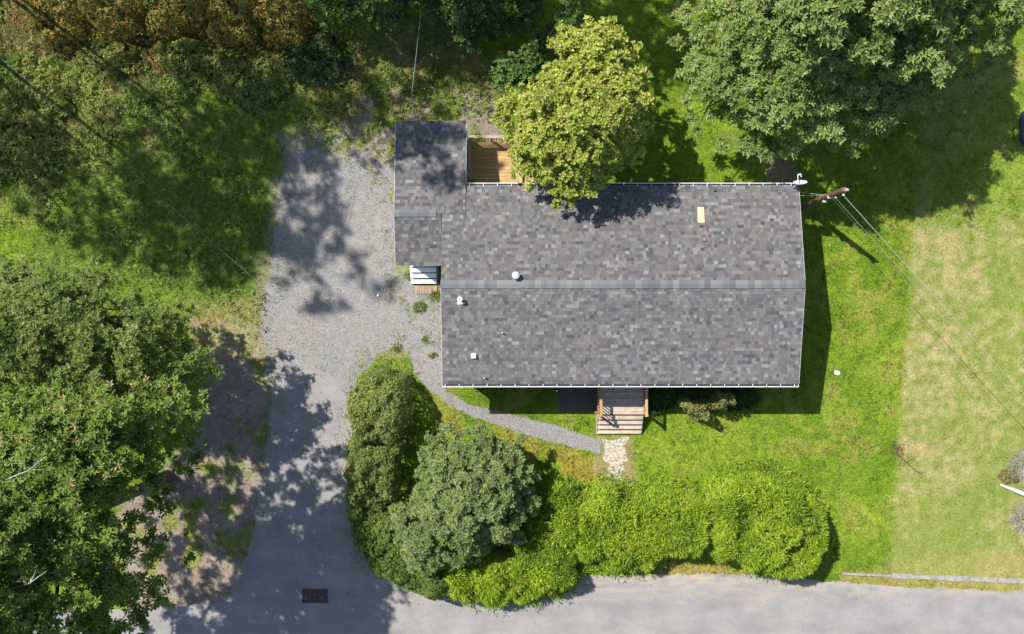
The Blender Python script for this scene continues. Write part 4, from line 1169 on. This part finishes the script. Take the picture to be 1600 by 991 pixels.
# ---- cables tied to the margin trees
wire("house_cable", W(637.5, 192, AZN-.02), (W(672, 18)[0], W(672, 18)[1], 3.4), .12, .009, M['cable'], "thin cable from the addition's eave up to the trees at the top edge")
ep = W(548, 568, .0)
wire("guy_wire", (ep[0], ep[1], .0), (W(-70, -10)[0], W(-70, -10)[1], 6.2), .10, .005, M['cable'], "thin guy wire slanting across the lawn's shade onto the driveway", 40)

# ---- fallen branch on the lawn
fb = W(1412, 705)
br = MB(); rng = np.random.default_rng(9)
def lp(px, py, z): q = W(px, py, z); return (q[0]-fb[0], q[1]-fb[1], z)
main = [lp(1398,690,.05), lp(1402,708,.12), lp(1416,722,.10), lp(1430,735,.06), lp(1442,742,.04)]
br.tube(main, [.03, .03, .022, .015, .008], 6)
for a, b in (((1400,700,.12),(1392,675,.08)), ((1402,708,.12),(1378,712,.05)), ((1416,722,.1),(1436,712,.08)), ((1430,735,.06),(1446,738,.03)), ((1430,735,.06),(1441,752,.04)), ((1410,715,.1),(1402,735,.03)), ((1402,703,.12),(1416,690,.1)), ((1400,700,.1),(1380,700,.05)), ((1400,695,.1),(1386,685,.05))):
    limb(br, lp(*a), lp(*b), .012, .004, rng, .08, 4)
fbr = thing("fallen_branch", "fallen bare branch with a few rusty leaves on the lawn", "branch", (fb[0], fb[1], 0))
br.build("stick", M['twig'], fbr)
n = 70; pos = np.stack([rng.normal(-.18, .16, n), rng.normal(.05, .16, n), rng.uniform(.02, .16, n)], 1)
V, F, C = rosettes(pos, norm(rng.normal(size=(n, 3))+np.array([0,0,1])), 2, .06, .035, np.tile(np.array([[.20, .075, .04]]), (n, 1)), rng)
V[:, 2] = np.maximum(V[:, 2], .01); np_obj("dead_leaves", V, F, M['litter'], fbr, C)

# ---- bleached dead shrub and log at the right edge
def dead_shrub(px, py, r, h, seed, lab, nst=200):
    rng = np.random.default_rng(seed); b = W(px, py); mb = MB()
    for i in range(nst):
        a = rng.uniform(0, 6.28); q = r*math.sqrt(rng.random())
        e = np.array([q*math.cos(a), q*math.sin(a), h*rng.uniform(.3, 1)*(1-.5*q/r)])
        s_ = e*np.array([.25, .25, 0]); s_[2] = -.02
        limb(mb, s_, e, .012, .004, rng, .12, 4)
        for _ in range(2):
            e2 = e + rng.normal(0, .13, 3); e2[2] = max(e2[2], .03)
            limb(mb, s_*.4+e*.6, e2, .006, .003, rng, .08, 3)
    t_ = thing("dead_shrub", lab, "shrub", b); mb.build("bare_stems", M['deadwood'], t_); return t_
dead_shrub(1600, 728, 1.05, .8, 31, "bleached bare shrub at the right edge above the pale log")
dead_shrub(1602, 812, 1.05, .9, 32, "bleached bare shrub at the right edge below the pale log")
lb = W(1562, 757)
mb = MB(); e = W(1630, 784, .3)
mb.tube([(0, 0, .06), ((e[0]-lb[0])*.5, (e[1]-lb[1])*.5, .16), (e[0]-lb[0], e[1]-lb[1], .12)], [.045, .11, .13], 10)
o = mb.build("log", mat_plain("bleached_log", (.42, .39, .37), .7, .15, 7), None, True); o.location = lb
tag(o, "pale barkless log poking in from the right edge between the dead shrubs", "log")
make_shrub("dry_shrub", "small rusty bush beside the tip of the pale log", "shrub", [(1562,745),(1572,733),(1590,735),(1592,750),(1575,758)], .4, 33, dens=250, L=.06, Wd=.03, k=4, cols=((.10,.07,.035), (.20,.15,.07)), mat='litter', edge=.3)

# ---- fallen leaves
def litter():
    N = 15000; x = RNG.uniform(-26, 26, N); y = RNG.uniform(-15.5, 17, N)
    w_ = .05 + .9*mask(DIRT_L, x, y, .8, .6, 1, 91) + .5*mask(BACK, x, y, 1, 1, 1.4, 92) + .6*mask(BRUSH, x, y, 1, 1, 1, 93) + .6*mask(OAKDIRT, x, y, 1, .6, 1, 94) + .18*mask(DRIVE, x, y, .4, .3, 1, 95) + .22*(x < W(560, 0)[0])
    k = (RNG.random(N) < w_) & (sdist(WP(HOUSE), x, y) < -.1)
    x, y = x[k], y[k]; n = len(x)
    P = np.stack([x, y, RNG.uniform(.022, .07, n)], 1); a = RNG.uniform(0, 6.28, n)
    D = norm(np.stack([np.cos(a), np.sin(a), RNG.normal(0, .2, n)], 1)); Nn = norm(np.array([[0, 0, 1]]) + RNG.normal(0, .35, (n, 3)))
    c = np.array([[.26, .18, .09], [.20, .12, .06], [.34, .27, .13], [.15, .10, .06], [.38, .34, .24]])[RNG.choice(5, n)]*RNG.uniform(.75, 1.2, (n, 1))
    V, F, C = leaf_mesh(P, D, Nn, RNG.uniform(.05, .11, n), RNG.uniform(.03, .055, n), c)
    V[:, 2] = np.maximum(V[:, 2], .018)
    tag(np_obj("fallen_leaves", V, F, M['litter'], None, C), "brown fallen leaves scattered over soil, driveway and grass", "leaves", kind="stuff")
litter()
